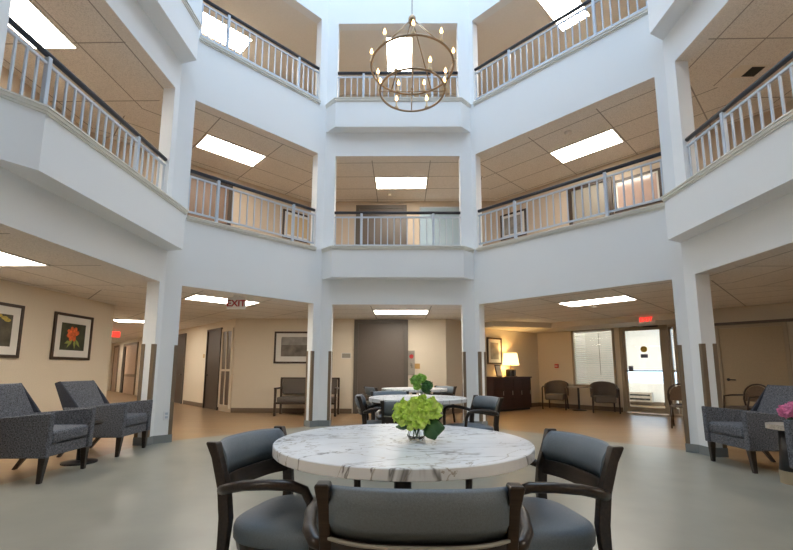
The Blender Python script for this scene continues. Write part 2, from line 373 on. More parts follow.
# ---- atrium walls
def wpoly(i, s0, s1, off0=0.0, off1=TH):
    a, b, d, n, L = sd(i)
    p0 = a+d*s0+n*off0; p1 = a+d*s1+n*off0; q1 = a+d*s1+n*off1; q0 = a+d*s0+n*off1
    if off1 == TH:
        if s0 <= 1e-6: q0 = VO[i]
        if s1 >= L-1e-6: q1 = VO[(i+1) % 8]
    return [tuple(p0), tuple(p1), tuple(q1), tuple(q0)]
BAYS = {1: (0.24, 0.25, 0.25), 3: (0.30, 0.08, 0.40), 7: (0.28, 0.40, 0.14)}     # depth, chamfer length at each end
def chamfer_bay(i, q, z0, z1, mb):
    a, b, d, n, L = sd(i); dep, ca, cb = BAYS[i]; qq = q*0.45
    mb.prism([tuple(a-d*q), tuple(b+d*q), tuple(b-d*(cb-qq)-n*(dep+q)), tuple(a+d*(ca-qq)-n*(dep+q))], z0, z1)
walls = {}
for i in range(8):
    a, b, d, n, L = sd(i); s0, s1 = OP[i]
    m = MB()
    m.prism(wpoly(i, 0, s0), 0, ZT); m.prism(wpoly(i, s1, L), 0, ZT)
    for z0, z1 in ((Z1, L2-0.005), (Z2, L3-0.005), (Z3, ZT)): m.prism(wpoly(i, s0, s1), z0, z1)
    wl = struct(m.build('wall_'+names[i], M['white'])); walls[i] = wl
    m = MB()
    for z0 in (Z1, Z2): m.prism(wpoly(i, s0+0.001, s1-0.001, 0.004, TH-0.001), z0-0.003, z0)
    m.build('header_soffit', M['tile_plain'], wl)
    if i in (4, 5, 6): continue
    for zb, zl in ((BAY2, L2), (BAY3, L3)):
        lm = MB()
        if i % 2 == 1:      # the four square sides carry shallow bays
            m2 = MB(); chamfer_bay(i, 0.0, zb, zl-0.07, m2); m2.build('balcony_bay', M['white'], wl)
            chamfer_bay(i, 0.015, zl-0.075, zl-0.05, lm); chamfer_bay(i, 0.03, zl-0.05, zl-0.014, lm); chamfer_bay(i, 0.045, zl-0.014, zl+0.004, lm)
            lm.prism(wpoly(i, s0, s1, -0.02, TH-0.001), zl-0.014, zl+0.004)
        else:
            lm.prism(wpoly(i, s0-0.0, s1+0.0, -0.015, 0.0), zl-0.075, zl-0.05); lm.prism(wpoly(i, s0-0.01, s1+0.01, -0.04, 0.0), zl-0.05, zl-0.014)
            lm.prism(wpoly(i, s0, s1, -0.055, TH-0.001), zl-0.014, zl+0.004)
        lm.build('ledge_molding', M['trim'], wl)
    # column bases and corner guards at the ground floor
    bm_ = MB(); t = 0.012
    bm_.prism(wpoly(i, 0.0, s0+t, -t, TH+t), 0, 0.12); bm_.prism(wpoly(i, s1-t, L, -t, TH+t), 0, 0.12)
    bm_.build('baseboard_'+names[i], M['base_grey'], wl)
    for s, sg in ((s0, -1), (s1, 1)):
        for o0 in (0.0, TH):
            g = MB(); q = 0.006
            # face leg and jamb leg
            oo = (-q, 0) if o0 == 0 else (TH, TH+q)
            f0, f1 = sorted((s, s+sg*0.05)); g.prism(wpoly(i, f0, f1, oo[0], oo[1]+(1e-5 if o0 else 0)), 0.12, 1.54)
            j0, j1 = sorted((s, s-sg*q)); jo = (-q, 0.05) if o0 == 0 else (TH-0.05, TH+q)
            g.prism(wpoly(i, j0, j1, *jo), 0.12, 1.54)
            g.build('corner_guard', M['guard'], wl)

# ---- outer walls
def outer_wall(name, p, q, z0, z1, m, holes=(), t=0.12, flip=1):
    p, q = Vector(p), Vector(q); d = (q-p).normalized(); L = (q-p).length; n = Vector((d.y, -d.x))*flip
    ss = sorted({0.0, L, *[h[0] for h in holes], *[h[1] for h in holes]}); zz = sorted({z0, z1, *[h[2] for h in holes], *[h[3] for h in holes]})
    mb = MB()
    for i in range(len(ss)-1):
        for j in range(len(zz)-1):
            cs, cz = (ss[i]+ss[i+1])/2, (zz[j]+zz[j+1])/2
            if any(h[0] < cs < h[1] and h[2] < cz < h[3] for h in holes): continue
            a, b = p+d*ss[i], p+d*ss[i+1]
            mb.prism([tuple(a), tuple(b), tuple(b+n*t), tuple(a+n*t)], zz[j], zz[j+1])
    o = struct(mb.build(name, m))
    return o
def baseb(name, p, q, inn, segs=None, m='base_brown', h=0.125):
    p, q = Vector(p), Vector(q); d = (q-p).normalized(); L = (q-p).length; n = Vector(inn)
    mb = MB()
    for a, b in (segs or [(0, L)]):
        mb.prism([tuple(p+d*a), tuple(p+d*b), tuple(p+d*b+n*0.012), tuple(p+d*a+n*0.012)], 0, h)
    struct(mb.build(name, M[m]))
HG = ZC+0.05
outer_wall('wall_left_outer', (-6.35, 9.0), (-6.35, -2.5), 0, HG, M['wall'], flip=1)
outer_wall('wall_hall_left', (-18.1, 20.7), (-6.35, 9.0), 0, HG, M['wall'], flip=1)
outer_wall('wall_hall_end', (-16.0, 22.8), (-18.1, 20.7), 0, HG, M['wall'])
outer_wall('wall_hall_right', (-4.6, 11.4), (-16.0, 22.8), 0, HG, M['wall'])
outer_wall('wall_back_outer', (1.2, 11.4), (-4.6, 11.4), 0, HG, M['wall'])
outer_wall('wall_back_right_corner', (2.3, 12.4), (1.2, 11.4), 0, HG, M['taupe'])
outer_wall('wall_credenza', (4.53, 14.07), (2.3, 12.4), 0, HG, M['wall'])
RBL = math.hypot(7.3-4.53, 14.07-11.3)
WIN = (1.2, 2.33, 0.74, 2.38); DOOR = (2.62, 3.62, 0.0, 2.38); SIDE = (3.76, RBL-0.02, 0.05, 2.33)
outer_wall('wall_entrance', (4.53, 14.07), (7.3, 11.3), 0, HG, M['wall'], holes=[WIN, DOOR, SIDE], flip=-1)
outer_wall('wall_right_outer', (8.9, 7.6), (6.95, 9.55), 0, HG, M['taupe'])
outer_wall('wall_right_side', (8.9, -2.5), (8.9, 7.6), 0, HG, M['taupe'])
outer_wall('wall_entrance_return', (6.95, 9.55), (7.3, 11.3), 0, HG, M['taupe'])
outer_wall('wall_front_outer', (-6.35, -2.5), (8.9, -2.5), 0, ZT, M['wall'])
baseb('baseboard_left', (-6.35, 9.0), (-6.35, -2.5), (1, 0)); 
baseb('baseboard_back', (-4.6, 11.4), (1.2, 11.4), (0, -1), [(0, 3.26), (4.82, 5.8)])
baseb('baseboard_hall', (-4.6, 11.4), (-16, 22.8), (-R2, -R2), [(2.05, 3.85), (5.2, 8.3)])
baseb('baseboard_corner', (1.2, 11.4), (2.3, 12.4), (0.673, -0.74)); baseb('baseboard_credenza', (2.3, 12.4), (4.53, 14.07), (0.6, -0.8))
baseb('baseboard_entrance', (4.53, 14.07), (7.3, 11.3), (-R2, -R2), [(0, 2.5)]); baseb('baseboard_right', (6.95, 9.55), (8.9, 7.6), (-R2, -R2), [(0, 0.1), (1.9, 2.75)])
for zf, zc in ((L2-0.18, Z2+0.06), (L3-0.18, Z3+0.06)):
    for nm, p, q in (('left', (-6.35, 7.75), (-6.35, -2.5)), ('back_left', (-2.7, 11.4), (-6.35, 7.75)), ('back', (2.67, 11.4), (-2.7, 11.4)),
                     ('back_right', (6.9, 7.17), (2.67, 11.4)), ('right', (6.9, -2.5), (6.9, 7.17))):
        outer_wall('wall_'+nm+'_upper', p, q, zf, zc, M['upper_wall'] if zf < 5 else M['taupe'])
# lowered soffit before the credenza and entrance walls
sf = MB(); sz = 2.40
sf.prism([(2.3, 12.4), (4.53, 14.07), (4.36, 12.3), (2.62, 11.9)], sz, ZC)
sf.prism([(4.53, 14.07), (7.3, 11.3), (6.98, 9.7), (4.4, 12.3)], sz, ZC)
struct(sf.build('trim_1', M['soffit']))
# vestibule beyond the entrance and pavement outside
ve = (R2, R2); e0 = Vector((4.53, 14.07)); ed = Vector((R2, -R2)); en = Vector((R2, R2))
def E2(s, o): return tuple(e0+ed*s+en*o)
struct(MB().prism([E2(0.3, 0.12), E2(6.5, 0.12), E2(6.5, 3.2), E2(0.3, 3.2)], -0.1, 0.0).build('floor', M['plank']))
struct(MB().prism([E2(0.3, 0.12), E2(6.5, 0.12), E2(6.5, 3.2), E2(0.3, 3.2)], 2.75, 2.8).build('ceiling', M['white']))
outer_wall('wall_vestibule', E2(0.3, 3.2), E2(4.2, 3.2), 0, 2.75, M['signwhite'], flip=-1, holes=[(1.3, 3.0, 0.75, 1.2)])
outer_wall('wall_vestibule_side', E2(0.3, 0.12), E2(0.3, 3.2), 0, 2.75, M['signwhite'], flip=-1)
baseb('baseboard_vestibule', E2(0.3, 3.2), E2(4.2, 3.2), (-R2, -R2))
tag(MB().box(-40, 60, 0, 60, -0.35, -0.25, Matrix.Translation((10, 18, 0))).build('pavement', M['pavement']), 'pale pavement outside the glass entrance', 'pavement')['kind'] = 'structure'

# ---- mounted on walls: front faces local -y, centred on x
DR0, DR1 = 0.08, 1.27
WL = {'L': ((-6.35, 9.0), (0, -1), (1, 0)), 'LB': ((-4.6, 11.4), (-R2, R2), (-R2, -R2)), 'B': ((-4.6, 11.4), (1, 0), (0, -1)), 'P': ((2.3, 12.4), (0.8, 0.6), (0.6, -0.8)),
      'RB': ((4.53, 14.07), (R2, -R2), (-R2, -R2)), 'R': ((6.95, 9.55), (R2, -R2), (-R2, -R2)),
      'LB2': ((-6.35, 7.75), (R2, R2), (R2, -R2)), 'RB2': ((2.67, 11.4), (R2, -R2), (-R2, -R2))}
def wpos(wn, s, z, off=0.0):
    p, d, r = WL[wn]; return (p[0]+d[0]*s+r[0]*off, p[1]+d[1]*s+r[1]*off, z), facing(*r)
def door(n, wn, s0, s1, z0, z1, panel, frame, fw=0.08, hand=None, mat_label=None, inset=0.02):
    loc, rz = wpos(wn, (s0+s1)/2, z0, 0.001); w = abs(s1-s0)/2; h = z1-z0
    e = group_empty('door_%d' % n, loc, rz)
    MB().box(-w, -w+fw, -0.05, 0, 0, h).box(w-fw, w, -0.05, 0, 0, h).box(-w+fw, w-fw, -0.05, 0, h-fw, h).build('door_frame', frame, e, bevel=0.006, seg=1)
    MB().box(-w+fw, w-fw, -inset, 0, 0.005, h-fw).build('door_panel', panel, e)
    if hand is not None:
        x = hand*(w-fw-0.09)
        hm = MB(); hm.lathe([(0.03, 0), (0.03, 0.012)], (0, 0, 0), 16)
        T = Matrix.Translation((x, -inset, 0.98)) @ Matrix.Rotation(PI/2, 4, 'X'); bmesh.ops.transform(hm.bm, matrix=T, verts=hm.bm.verts)
        hm.tube([(x, -inset-0.01, 0.98), (x, -inset-0.05, 0.98), (x-hand*0.03, -inset-0.055, 0.98), (x-hand*0.13, -inset-0.055, 0.975)], 0.011)
        hm.build('door_handle', M['black'], e, smooth=True)
    return e
door(1, 'B', 3.30, 4.77, 0, 2.52, M['elev'], M['elev_frame'], 0.11)
door(2, 'LB', 0.86, 1.95, 0, 2.36, M['ddoor'], M['ddoor'], 0.06, hand=-1)
door(3, 'LB', 3.95, 5.1, 0, 2.38, M['ddoor'], M['elev_frame'], 0.07, hand=1)
door(4, 'LB', 10.4, 13.2, 0, 2.38, M['pinkdoor'], M['guard'], 0.10)
MB().box(-1.25, -0.85, -0.06, -0.02, 0.01, 2.25).build('side_panel', M['ddoor'], bpy.data.objects['door_4'])
MB().box(-0.8, 1.2, -0.04, -0.021, 0.80, 0.92).build('bumper_rail', M['guard'], bpy.data.objects['door_4'])
door(5, 'LB', 14.2, 15.4, 0, 2.38, M['pinkdoor'], M['guard'], 0.10)
door(6, 'R', DR0, DR1, 0, 2.16, M['bdoor'], M['frame_tan'], 0.07, hand=-1)
MB().box(-0.9, 0.9, -0.07, 0, 2.16, 2.22).build('door_header', M['elev_frame'], bpy.data.objects['door_6'])
loc, rz = (-0.585, 11.399, L2-0.1), 0
e = group_empty('door_7', loc, rz)
MB().box(-0.72, -0.62, -0.05, 0, 0, 2.15).box(0.62, 0.72, -0.05, 0, 0, 2.15).box(-0.62, 0.62, -0.05, 0, 2.05, 2.15).build('door_frame', M['elev_frame'], e)
MB().box(-0.62, 0.62, -0.02, 0, 0, 2.05).build('door_panel', M['elev'], e)
loc, rz = wpos('RB2', 2.55, L2-0.1, 0.001)
e = group_empty('door_8', loc, rz)
MB().box(-0.50, -0.42, -0.05, 0, 0, 1.95).box(0.42, 0.50, -0.05, 0, 0, 1.95).box(-0.42, 0.42, -0.05, 0, 1.87, 1.95).build('door_frame', M['frame_dark'], e)
MB().box(-0.42, 0.42, -0.02, 0, 0, 1.87).build('door_panel', M['greyplaque'], e)
loc, rz = wpos('LB2', 2.35, L2-0.1, 0.001)
e = group_empty('door_10', loc, rz)
MB().box(-0.62, -0.54, -0.05, 0, 0, 2.05).box(0.54, 0.62, -0.05, 0, 0, 2.05).box(-0.54, 0.54, -0.05, 0, 1.97, 2.05).build('door_frame', M['ddoor'], e)
MB().box(-0.54, 0.54, -0.02, 0, 0, 1.97).build('door_panel', mat('umber_door', (0.16, 0.095, 0.06), 0.5), e)
# sidelight with slats beside the dark door
loc, rz = wpos('LB', 0.44, 0.1, 0.001)
e = group_empty('window_2', loc, rz)
MB().box(-0.38, -0.31, -0.04, 0, 0, 2.2).box(0.31, 0.38, -0.04, 0, 0, 2.2).box(-0.31, 0.31, -0.04, 0, 0, 0.08).box(-0.31, 0.31, -0.04, 0, 2.12, 2.2).box(-0.31, 0.31, -0.04, 0, 1.0, 1.06).box(-0.02, 0.02, -0.04, 0, 0.08, 2.12).build('window_frame', M['wall'], e)
MB().box(-0.31, 0.31, -0.015, 0, 0.08, 2.12).build('pane', mat('dark_slatted_pane', (0.10, 0.065, 0.04), 0.3), e)
# railings ---------------------------------------------------------------
where = {0: 'back right', 1: 'back', 2: 'back left', 3: 'left', 7: 'right'}
for i in (0, 1, 2, 3, 7):
    a, b, d, n, L = sd(i); s0, s1 = OP[i]; o = 0.07; ang = math.atan2(d.y, d.x)
    Lr = s1-s0; st = a+d*s0+n*o
    for lv, (zl, lab) in enumerate(((L2, 'middle'), (L3, 'top'))):
        t = thing('balcony_railing', (st.x, st.y, zl+0.004), ang, 'blue-grey metal railing with dark handrail, %s opening of the %s gallery' % (where[i], lab), 'railing', 'gallery railings around the atrium')
        MB().tube([(0.0, 0, 0.855), (Lr, 0, 0.855)], 0.033, 10).build('handrail', M['hand'], t, smooth=True)
        MB().box(0, Lr, -0.015, 0.015, 0.735, 0.765).build('top_rail', M['rail'], t)
        MB().box(0, Lr, -0.015, 0.015, 0.095, 0.125).build('bottom_rail', M['rail'], t)
        pa, pb_ = {0: (0.87, 0.87), 1: (0.6, 0.6), 2: (0.52, 0.52), 3: (0.72, 0.55), 7: (0.55, 0.70)}[i]
        proto = None; pb = None
        xs = []
        for u0, u1 in ((0.03, pa), (pa, Lr-pb_), (Lr-pb_, Lr-0.03)):
            nn = round((u1-u0)/0.138); xs += [(u0+(u1-u0)*k/nn, k == 0 and u0 > 0.1) for k in range(nn)]
        xs.append((Lr-0.03, False))
        for x, isp in xs:
            if isp:
                if pb is None: ob = pb = MB().box(-0.025, 0.025, -0.028, 0.028, 0.0, 0.835).build('post', M['rail'], t, bevel=0.004, seg=1)
                else: ob = pb.copy(); C.objects.link(ob)
                ob.location = (x, 0, 0); continue
            if proto is None: ob = proto = MB().box(-0.011, 0.011, -0.011, 0.011, 0.12, 0.74).build('baluster', M['rail'], t)
            else: ob = proto.copy(); C.objects.link(ob)
            ob.location = (x, 0, 0)
# ceiling light panels -----------------------------------------------------
def light_panel(x, y, z, ang, label, lx=1.32, ly=0.68, proto=[None]):
    if proto[0] is None:
        t = thing('ceiling_light', (x, y, z), ang, label, 'ceiling light', 'lit ceiling panels')
        MB().box(-lx/2, lx/2, -ly/2, -ly/2+0.025, -0.012, 0).box(-lx/2, lx/2, ly/2-0.025, ly/2, -0.012, 0).box(-lx/2, -lx/2+0.025, -ly/2+0.025, ly/2-0.025, -0.012, 0).box(lx/2-0.025, lx/2, -ly/2+0.025, ly/2-0.025, -0.012, 0).build('frame', M['lightframe'], t)
        MB().box(-lx/2+0.025, lx/2-0.025, -ly/2+0.025, ly/2-0.025, -0.008, 0).build('diffuser', M['panel_light'], t)
        proto[0] = t
    else: dup(proto[0], (x, y, z), ang, label)
c1, c2, c3 = Z1+0.011, Z2+0.011, Z3+0.011
light_panel(-0.02, 10.04, c1, 0, 'lit ceiling panel in front of the brown elevator door, ground floor')
light_panel(-3.66, 8.36, c1, PI/4, 'lit ceiling panel behind the hanging exit sign at ground floor left')
light_panel(3.93, 8.44, c1, -PI/4, 'lit ceiling panel at ground floor before the glass entrance')
light_panel(-5.15, 4.81, c1, PI/2, 'lit ceiling panel above the left armchairs, cut by the photo edge')
light_panel(-7.75, 12.1, c1, 0.35, 'thin-looking lit ceiling panel far down the left hall')
light_panel(5.75, 2.9, c1, PI/2, 'lit ceiling panel above the right armchairs')
light_panel(-0.02, 10.2, c2, 0, 'lit ceiling panel in the middle gallery straight ahead')
light_panel(-3.76, 8.58, c2, PI/4, 'lit ceiling panel in the middle gallery, back left opening')
light_panel(3.95, 8.52, c2, -PI/4, 'lit ceiling panel in the middle gallery, back right opening')
light_panel(-5.2, 4.93, c2, PI/2, 'lit ceiling panel in the middle gallery, left opening')
light_panel(5.8, 3.4, c2, PI/2, 'lit ceiling panel in the middle gallery, right opening')
light_panel(-0.07, 9.88, c3, PI/2, 'lit ceiling panel in the top gallery behind the chandelier')
light_panel(-4.38, 9.02, c3, PI/4, 'lit ceiling panel in the top gallery, back left opening', )
light_panel(3.62, 8.45, c3, PI/4, 'lit ceiling panel in the top gallery, back right opening')
light_panel(-5.2, 4.6, c3, PI/2, 'lit ceiling panel in the top gallery, left opening')
light_panel(5.6, 4.6, c3, PI/2, 'lit ceiling panel in the top gallery, right opening')
light_panel(-2.5, -0.7, c1, 0, 'lit ceiling panel in the near corridor, left of the viewer'); light_panel(2.8, -0.7, c1, 0, 'lit ceiling panel in the near corridor, right of the viewer')
light_panel(-11.8, 15.1, c1, -PI/4, 'added ceiling panel out of view, brightening the left hall near the rose doors')  # added fill for the dark hall, hidden behind the left wall corner
light_panel(-14.6, 19.6, c1, -PI/4, 'added ceiling panel out of view, brightening the far end of the left hall')  # another added panel out of view, brightens the hall's far doors
light_panel(6.1, 13.9, 2.74, -PI/4, 'unseen ceiling panel set in the vestibule to brighten the blinds from behind')  # unseen panel, positioned to make the blinds brighter
light_panel(7.35, 12.85, 2.74, -PI/4, 'unseen extra ceiling panel added to brighten the vestibule behind the entrance door')  # second vestibule panel, unseen, added for more light there

# entrance window, door and sidelight ---------------------------------------
def wall_empty(name, wn, s, z, off=0.0):
    loc, rz = wpos(wn, s, z, off); return group_empty(name, loc, rz)
# on this wall local +x runs against s
e = wall_empty('window_3', 'RB', (WIN[0]+WIN[1])/2, WIN[2]); hw = (WIN[1]-WIN[0])/2; h = WIN[3]-WIN[2]
MB().box(-hw-0.06, -hw, -0.03, 0.1, -0.05, h+0.06).box(hw, hw+0.06, -0.03, 0.1, -0.05, h+0.06).box(-hw, hw, -0.03, 0.1, h, h+0.06).box(-hw, hw, -0.05, 0.1, -0.05, 0).build('window_frame', M['frame_tan'], e)
MB().box(-hw, hw, 0.06, 0.065, 0, h).build('pane', M['pane'], e)
bl = MB(); nsl = 26
for k in range(nsl):
    z = 0.03+k*(h-0.06)/(nsl-1); bl.box(-hw+0.02, hw-0.02, -0.026, 0.026, -0.0015, 0.0015, Matrix.Translation((0, 0.03, z)) @ Matrix.Rotation(-1.05, 4, 'X'))
bl.box(-hw+0.01, hw-0.01, 0.0, 0.055, h-0.04, h)
bl.build('blind', M['blind'], e)
MB().tube([(hw*0.35, -0.01, 0.3), (hw*0.33, -0.01, h-0.1)], 0.008, 6).build('blind_wand', M['greyplaque'], e)
e = wall_empty('door_9', 'RB', (DOOR[0]+DOOR[1])/2, 0); hw = 0.5; h = DOOR[3]
MB().box(-hw-0.08, -hw, -0.04, 0.1, 0, h+0.08).box(hw, hw+0.12, -0.04, 0.1, 0, h+0.08).box(-hw, hw, -0.04, 0.1, h, h+0.08).build('door_frame', M['frame_tan'], e)
MB().box(-hw, -hw+0.07, -0.01, 0.03, 0.02, h).box(hw-0.07, hw, -0.01, 0.03, 0.02, h).box(-hw+0.07, hw-0.07, -0.01, 0.03, h-0.09, h).box(-hw+0.07, hw-0.07, -0.01, 0.03, 0.02, 0.17).build('door_stile', M['frame_tan'], e)
MB().box(-hw+0.07, hw-0.07, 0.006, 0.012, 0.17, h-0.09).build('pane', M['pane'], e)
MB().tube([(-hw+0.05, -0.05, 1.16), (hw-0.05, -0.05, 1.16)], 0.02, 8).build('push_bar', M['elev_frame'], e)
ds = MB(); ds.lathe([(0.085, 0), (0.085, 0.004)], (0, 0, 0), 24); bmesh.ops.transform(ds.bm, matrix=Matrix.Translation((0.02, 0.005, 1.76)) @ Matrix.Rotation(PI/2, 4, 'X'), verts=ds.bm.verts)
ds.build('round_sticker', M['yellow'], e)
MB().box(-0.07, 0.11, 0.0, 0.005, 1.52, 1.62).build('sticker', M['slateblue'], e)
MB().box(-0.40, -0.28, 0.0, 0.005, 1.18, 1.30).build('sticker', M['slateblue'], e)
MB().box(0.05, 0.42, -0.08, -0.01, h-0.02, h+0.05).tube([(0.05, -0.05, h+0.0), (-0.15, -0.16, h+0.01), (-0.30, -0.04, h+0.03)], 0.012, 6).build('door_closer', M['black'], e)
e = wall_empty('window_4', 'RB', (SIDE[0]+SIDE[1])/2, SIDE[2]); hw = (SIDE[1]-SIDE[0])/2; h = SIDE[3]-SIDE[2]
MB().box(hw-0.03, hw, -0.02, 0.08, 0, h).box(-hw, -hw+0.05, -0.02, 0.08, 0, h).box(-hw+0.05, hw-0.05, -0.02, 0.08, h-0.06, h).box(-hw+0.05, hw-0.05, -0.02, 0.08, 0, 0.12).box(-hw+0.05, hw-0.05, -0.02, 0.08, 1.08, 1.14).build('window_frame', M['frame_tan'], e)
MB().box(-hw+0.05, hw-0.05, 0.02, 0.026, 0.12, h-0.06).build('pane', M['pane'], e)

# heater in the vestibule
t = thing('wall_heater', (*E2(2.0, 3.12), 0.12), facing(-R2, -R2), 'beige wall heater seen through the lower pane of the entrance door', 'heater')
MB().box(-0.45, 0.45, -0.12, 0.06, 0, 0.32).build('heater_case', M['stone'], t, bevel=0.01)
MB().box(-0.40, 0.40, -0.13, -0.12, 0.06, 0.12).box(-0.40, 0.40, -0.13, -0.12, 0.20, 0.25).build('grille', M['black'], t)

# exit signs ------------------------------------------------------------------
t = thing('exit_sign', (-3.15, 7.8, ZC), 0.0, 'white exit sign hanging from the ceiling at ground floor left', 'exit sign')
MB().box(-0.175, 0.175, -0.02, 0.02, -0.27, -0.04).build('sign_box', M['signwhite'], t, bevel=0.005)
MB().box(-0.06, 0.06, -0.02, 0.02, -0.06, 0).build('mount', M['signwhite'], t)
text_mesh('EXIT', 0.17, M['red_paint'], t, Matrix.Translation((0, -0.022, -0.16)) @ STAND @ Matrix.Scale(1.05, 4, (1, 0, 0)))
t = thing('exit_sign', (6.16, 10.60, 2.36), facing(-R2, -R2), 'lit red exit sign on the soffit above the glass entrance door', 'exit sign')
MB().box(-0.20, 0.20, -0.05, 0.0, -0.02, 0.17).build('sign_box', M['signwhite'], t, bevel=0.005)
MB().box(-0.17, 0.17, -0.052, -0.05, 0.0, 0.15).build('sign_face', M['signwhite'], t)
text_mesh('EXIT', 0.145, M['red'], t, Matrix.Translation((0, -0.055, 0.075)) @ STAND)
t = thing('exit_sign', (-10.38, 14.85, ZC), facing(R2, -R2), 'small red exit sign hanging far down the left hall', 'exit sign')
MB().box(-0.16, 0.16, -0.03, 0.03, -0.26, -0.06).build('sign_box', M['red'], t)
MB().box(-0.04, 0.04, -0.03, 0.03, -0.06, 0).build('mount', M['signwhite'], t)

# pictures ----------------------------------------------------------------------
def picture(wn, s, zc, w, h, label, art, border=0.1, fw=0.05, art_label=None):
    loc, rz = wpos(wn, s, zc-h/2, 0.001)
    t = thing('framed_picture', loc, rz, label, 'picture')
    x, f = w/2, fw
    MB().box(-x, -x+f, -0.035, 0, 0, h).box(x-f, x, -0.035, 0, 0, h).box(-x+f, x-f, -0.035, 0, 0, f).box(-x+f, x-f, -0.035, 0, h-f, h).build('frame', M['frame_dark'], t, bevel=0.004, seg=1)
    MB().box(-x+f, x-f, -0.018, 0, f, h-f).build('mat_board', M['matboard'], t)
    b = border+f
    MB().box(-x+b, x-b, -0.021, -0.018, b, h-b).build('print', art, t)
    return t, b
dk = mat('dark_green_print', (0.035, 0.040, 0.018), 0.6, var=0.6, scale=6)
lp = mat('moody_landscape_print', (0.16, 0.14, 0.12), 0.6, var=0.6, scale=4)
gp = mat('grey_print', (0.28, 0.27, 0.25), 0.6, var=0.3, scale=5)
t, b = picture('L', 1.10, 1.755, 0.95, 0.87, 'framed orange tulip print on the tan wall, right one of the pair', dk, 0.13)
fl = MB()
for k in range(7):
    a = PI*(0.1+k/6*1.5); cx, cz = -0.01+0.075*math.cos(a), 0.49+0.065*math.sin(a)
    fl.loft([[(cx+0.085*f*math.cos(q)*math.cos(a)-0.05*f*math.sin(q)*math.sin(a), -0.022-0.0015*j-k*0.0002, cz+0.085*f*math.cos(q)*math.sin(a)+0.05*f*math.sin(q)*math.cos(a)) for q in [2*PI*u/12 for u in range(12)]] for j, f in ((0, 1.0), (1, 0.7))])
fl.build('tulip', mat('orange_red', (0.75, 0.13, 0.03), 0.6, var=0.5, scale=22), t)
lf = MB()
for x0, z0, x1, z1 in ((0.0, 0.42, -0.14, 0.22), (0.03, 0.42, 0.05, 0.2), (0.05, 0.4, 0.18, 0.24), (-0.06, 0.36, -0.2, 0.30)):
    d_ = Vector((x1-x0, 0, z1-z0)); n_ = Vector((-d_.z, 0, d_.x)).normalized()*0.03; a_ = Vector((x0, -0.0225, z0)); m_ = a_+d_*0.5
    lf.loft([[tuple(a_+n_*0.2), tuple(m_+n_), tuple(a_+d_), tuple(m_-n_)], [tuple(p_+Vector((0, -0.001, 0))) for p_ in (a_+n_*0.2, m_+n_, a_+d_, m_-n_)]])
lf.build('tulip_leaves', mat('yellow_green', (0.25, 0.30, 0.06), 0.6), t)
t, b = picture('L', 2.63, 1.755, 0.85, 0.87, 'framed dark botanical print cut by the left photo edge', mat('dark_brown_print', (0.07, 0.062, 0.04), 0.6, var=0.6, scale=6), 0.13)
lf = MB()
for k, (x0, z0) in enumerate(((-0.10, 0.64), (0.0, 0.66), (0.10, 0.63), (0.15, 0.60))):
    lf.loft([[(x0+0.06*math.cos(q), -0.0225-0.0003*k-y_, z0+0.03*math.sin(q)) for q in [2*PI*u/10 for u in range(10)]] for y_ in (0, 0.001)])
lf.build('yellow_blossom', mat('ochre_paint', (0.45, 0.33, 0.06), 0.6, var=0.3, scale=30), t)
t, b = picture('B', 1.79, 1.755, 1.36, 0.87, 'wide framed grey landscape print left of the column', lp, 0.14)
MB().box(-0.48, 0.48, -0.0225, -0.021, 0.5, 0.72).build('sky_band', gp, t)
picture('P', 0.62, 1.74, 0.66, 0.80, 'tall framed grey print above the credenza', gp, 0.10)
picture('LB2', 4.85, 5.1, 0.92, 0.80, 'framed pale print in the middle gallery, seen through the back left railing', mat('warm_print', (0.60, 0.45, 0.25), 0.5), 0.07)
picture('RB2', 0.52, 5.08, 0.78, 0.72, 'dark framed pale print in the middle gallery behind the back right railing', gp, 0.07)
t, b = picture('RB2', 3.55, 5.08, 0.95, 0.75, 'glazed brown framed picture in the middle gallery near the right end', mat('rose_print', (0.50, 0.36, 0.30), 0.12, spec=0.8), 0.04)
# pale blue glazed panel in the middle gallery, straight ahead
t = thing('glazed_panel', (1.12, 11.399, 4.1), 0, 'pale blue glossy glass panel right of the dark door in the middle gallery', 'glass panel')
MB().box(-0.60, 0.60, -0.02, 0, 0, 1.62).build('pane', M['bluepane'], t); MB().box(-0.62, 0.62, -0.03, 0, 1.62, 1.65).box(-0.62, -0.60, -0.03, 0, 0, 1.62).box(0.60, 0.62, -0.03, 0, 0, 1.62).build('frame', M['rail'], t)
t = thing('wall_lamp', (0.78, 11.36, 4.22), 0, 'small glowing shape standing in for light reflected in the glass, low behind the middle gallery railing straight ahead', 'lamp')  # glare reflected in the glass panel, built as a glowing shade; no lamp there
MB().lathe([(0.16, -0.05), (0.10, 0.03), (0.04, 0.08)], (0, -0.18, 0), 16).build('lamp_shade', emis('warm_glow', (1.0, 0.75, 0.5), 5), t, smooth=True); MB().box(-0.02, 0.02, -0.16, 0.038, 0, 0.03).build('bracket', M['brass'], t)

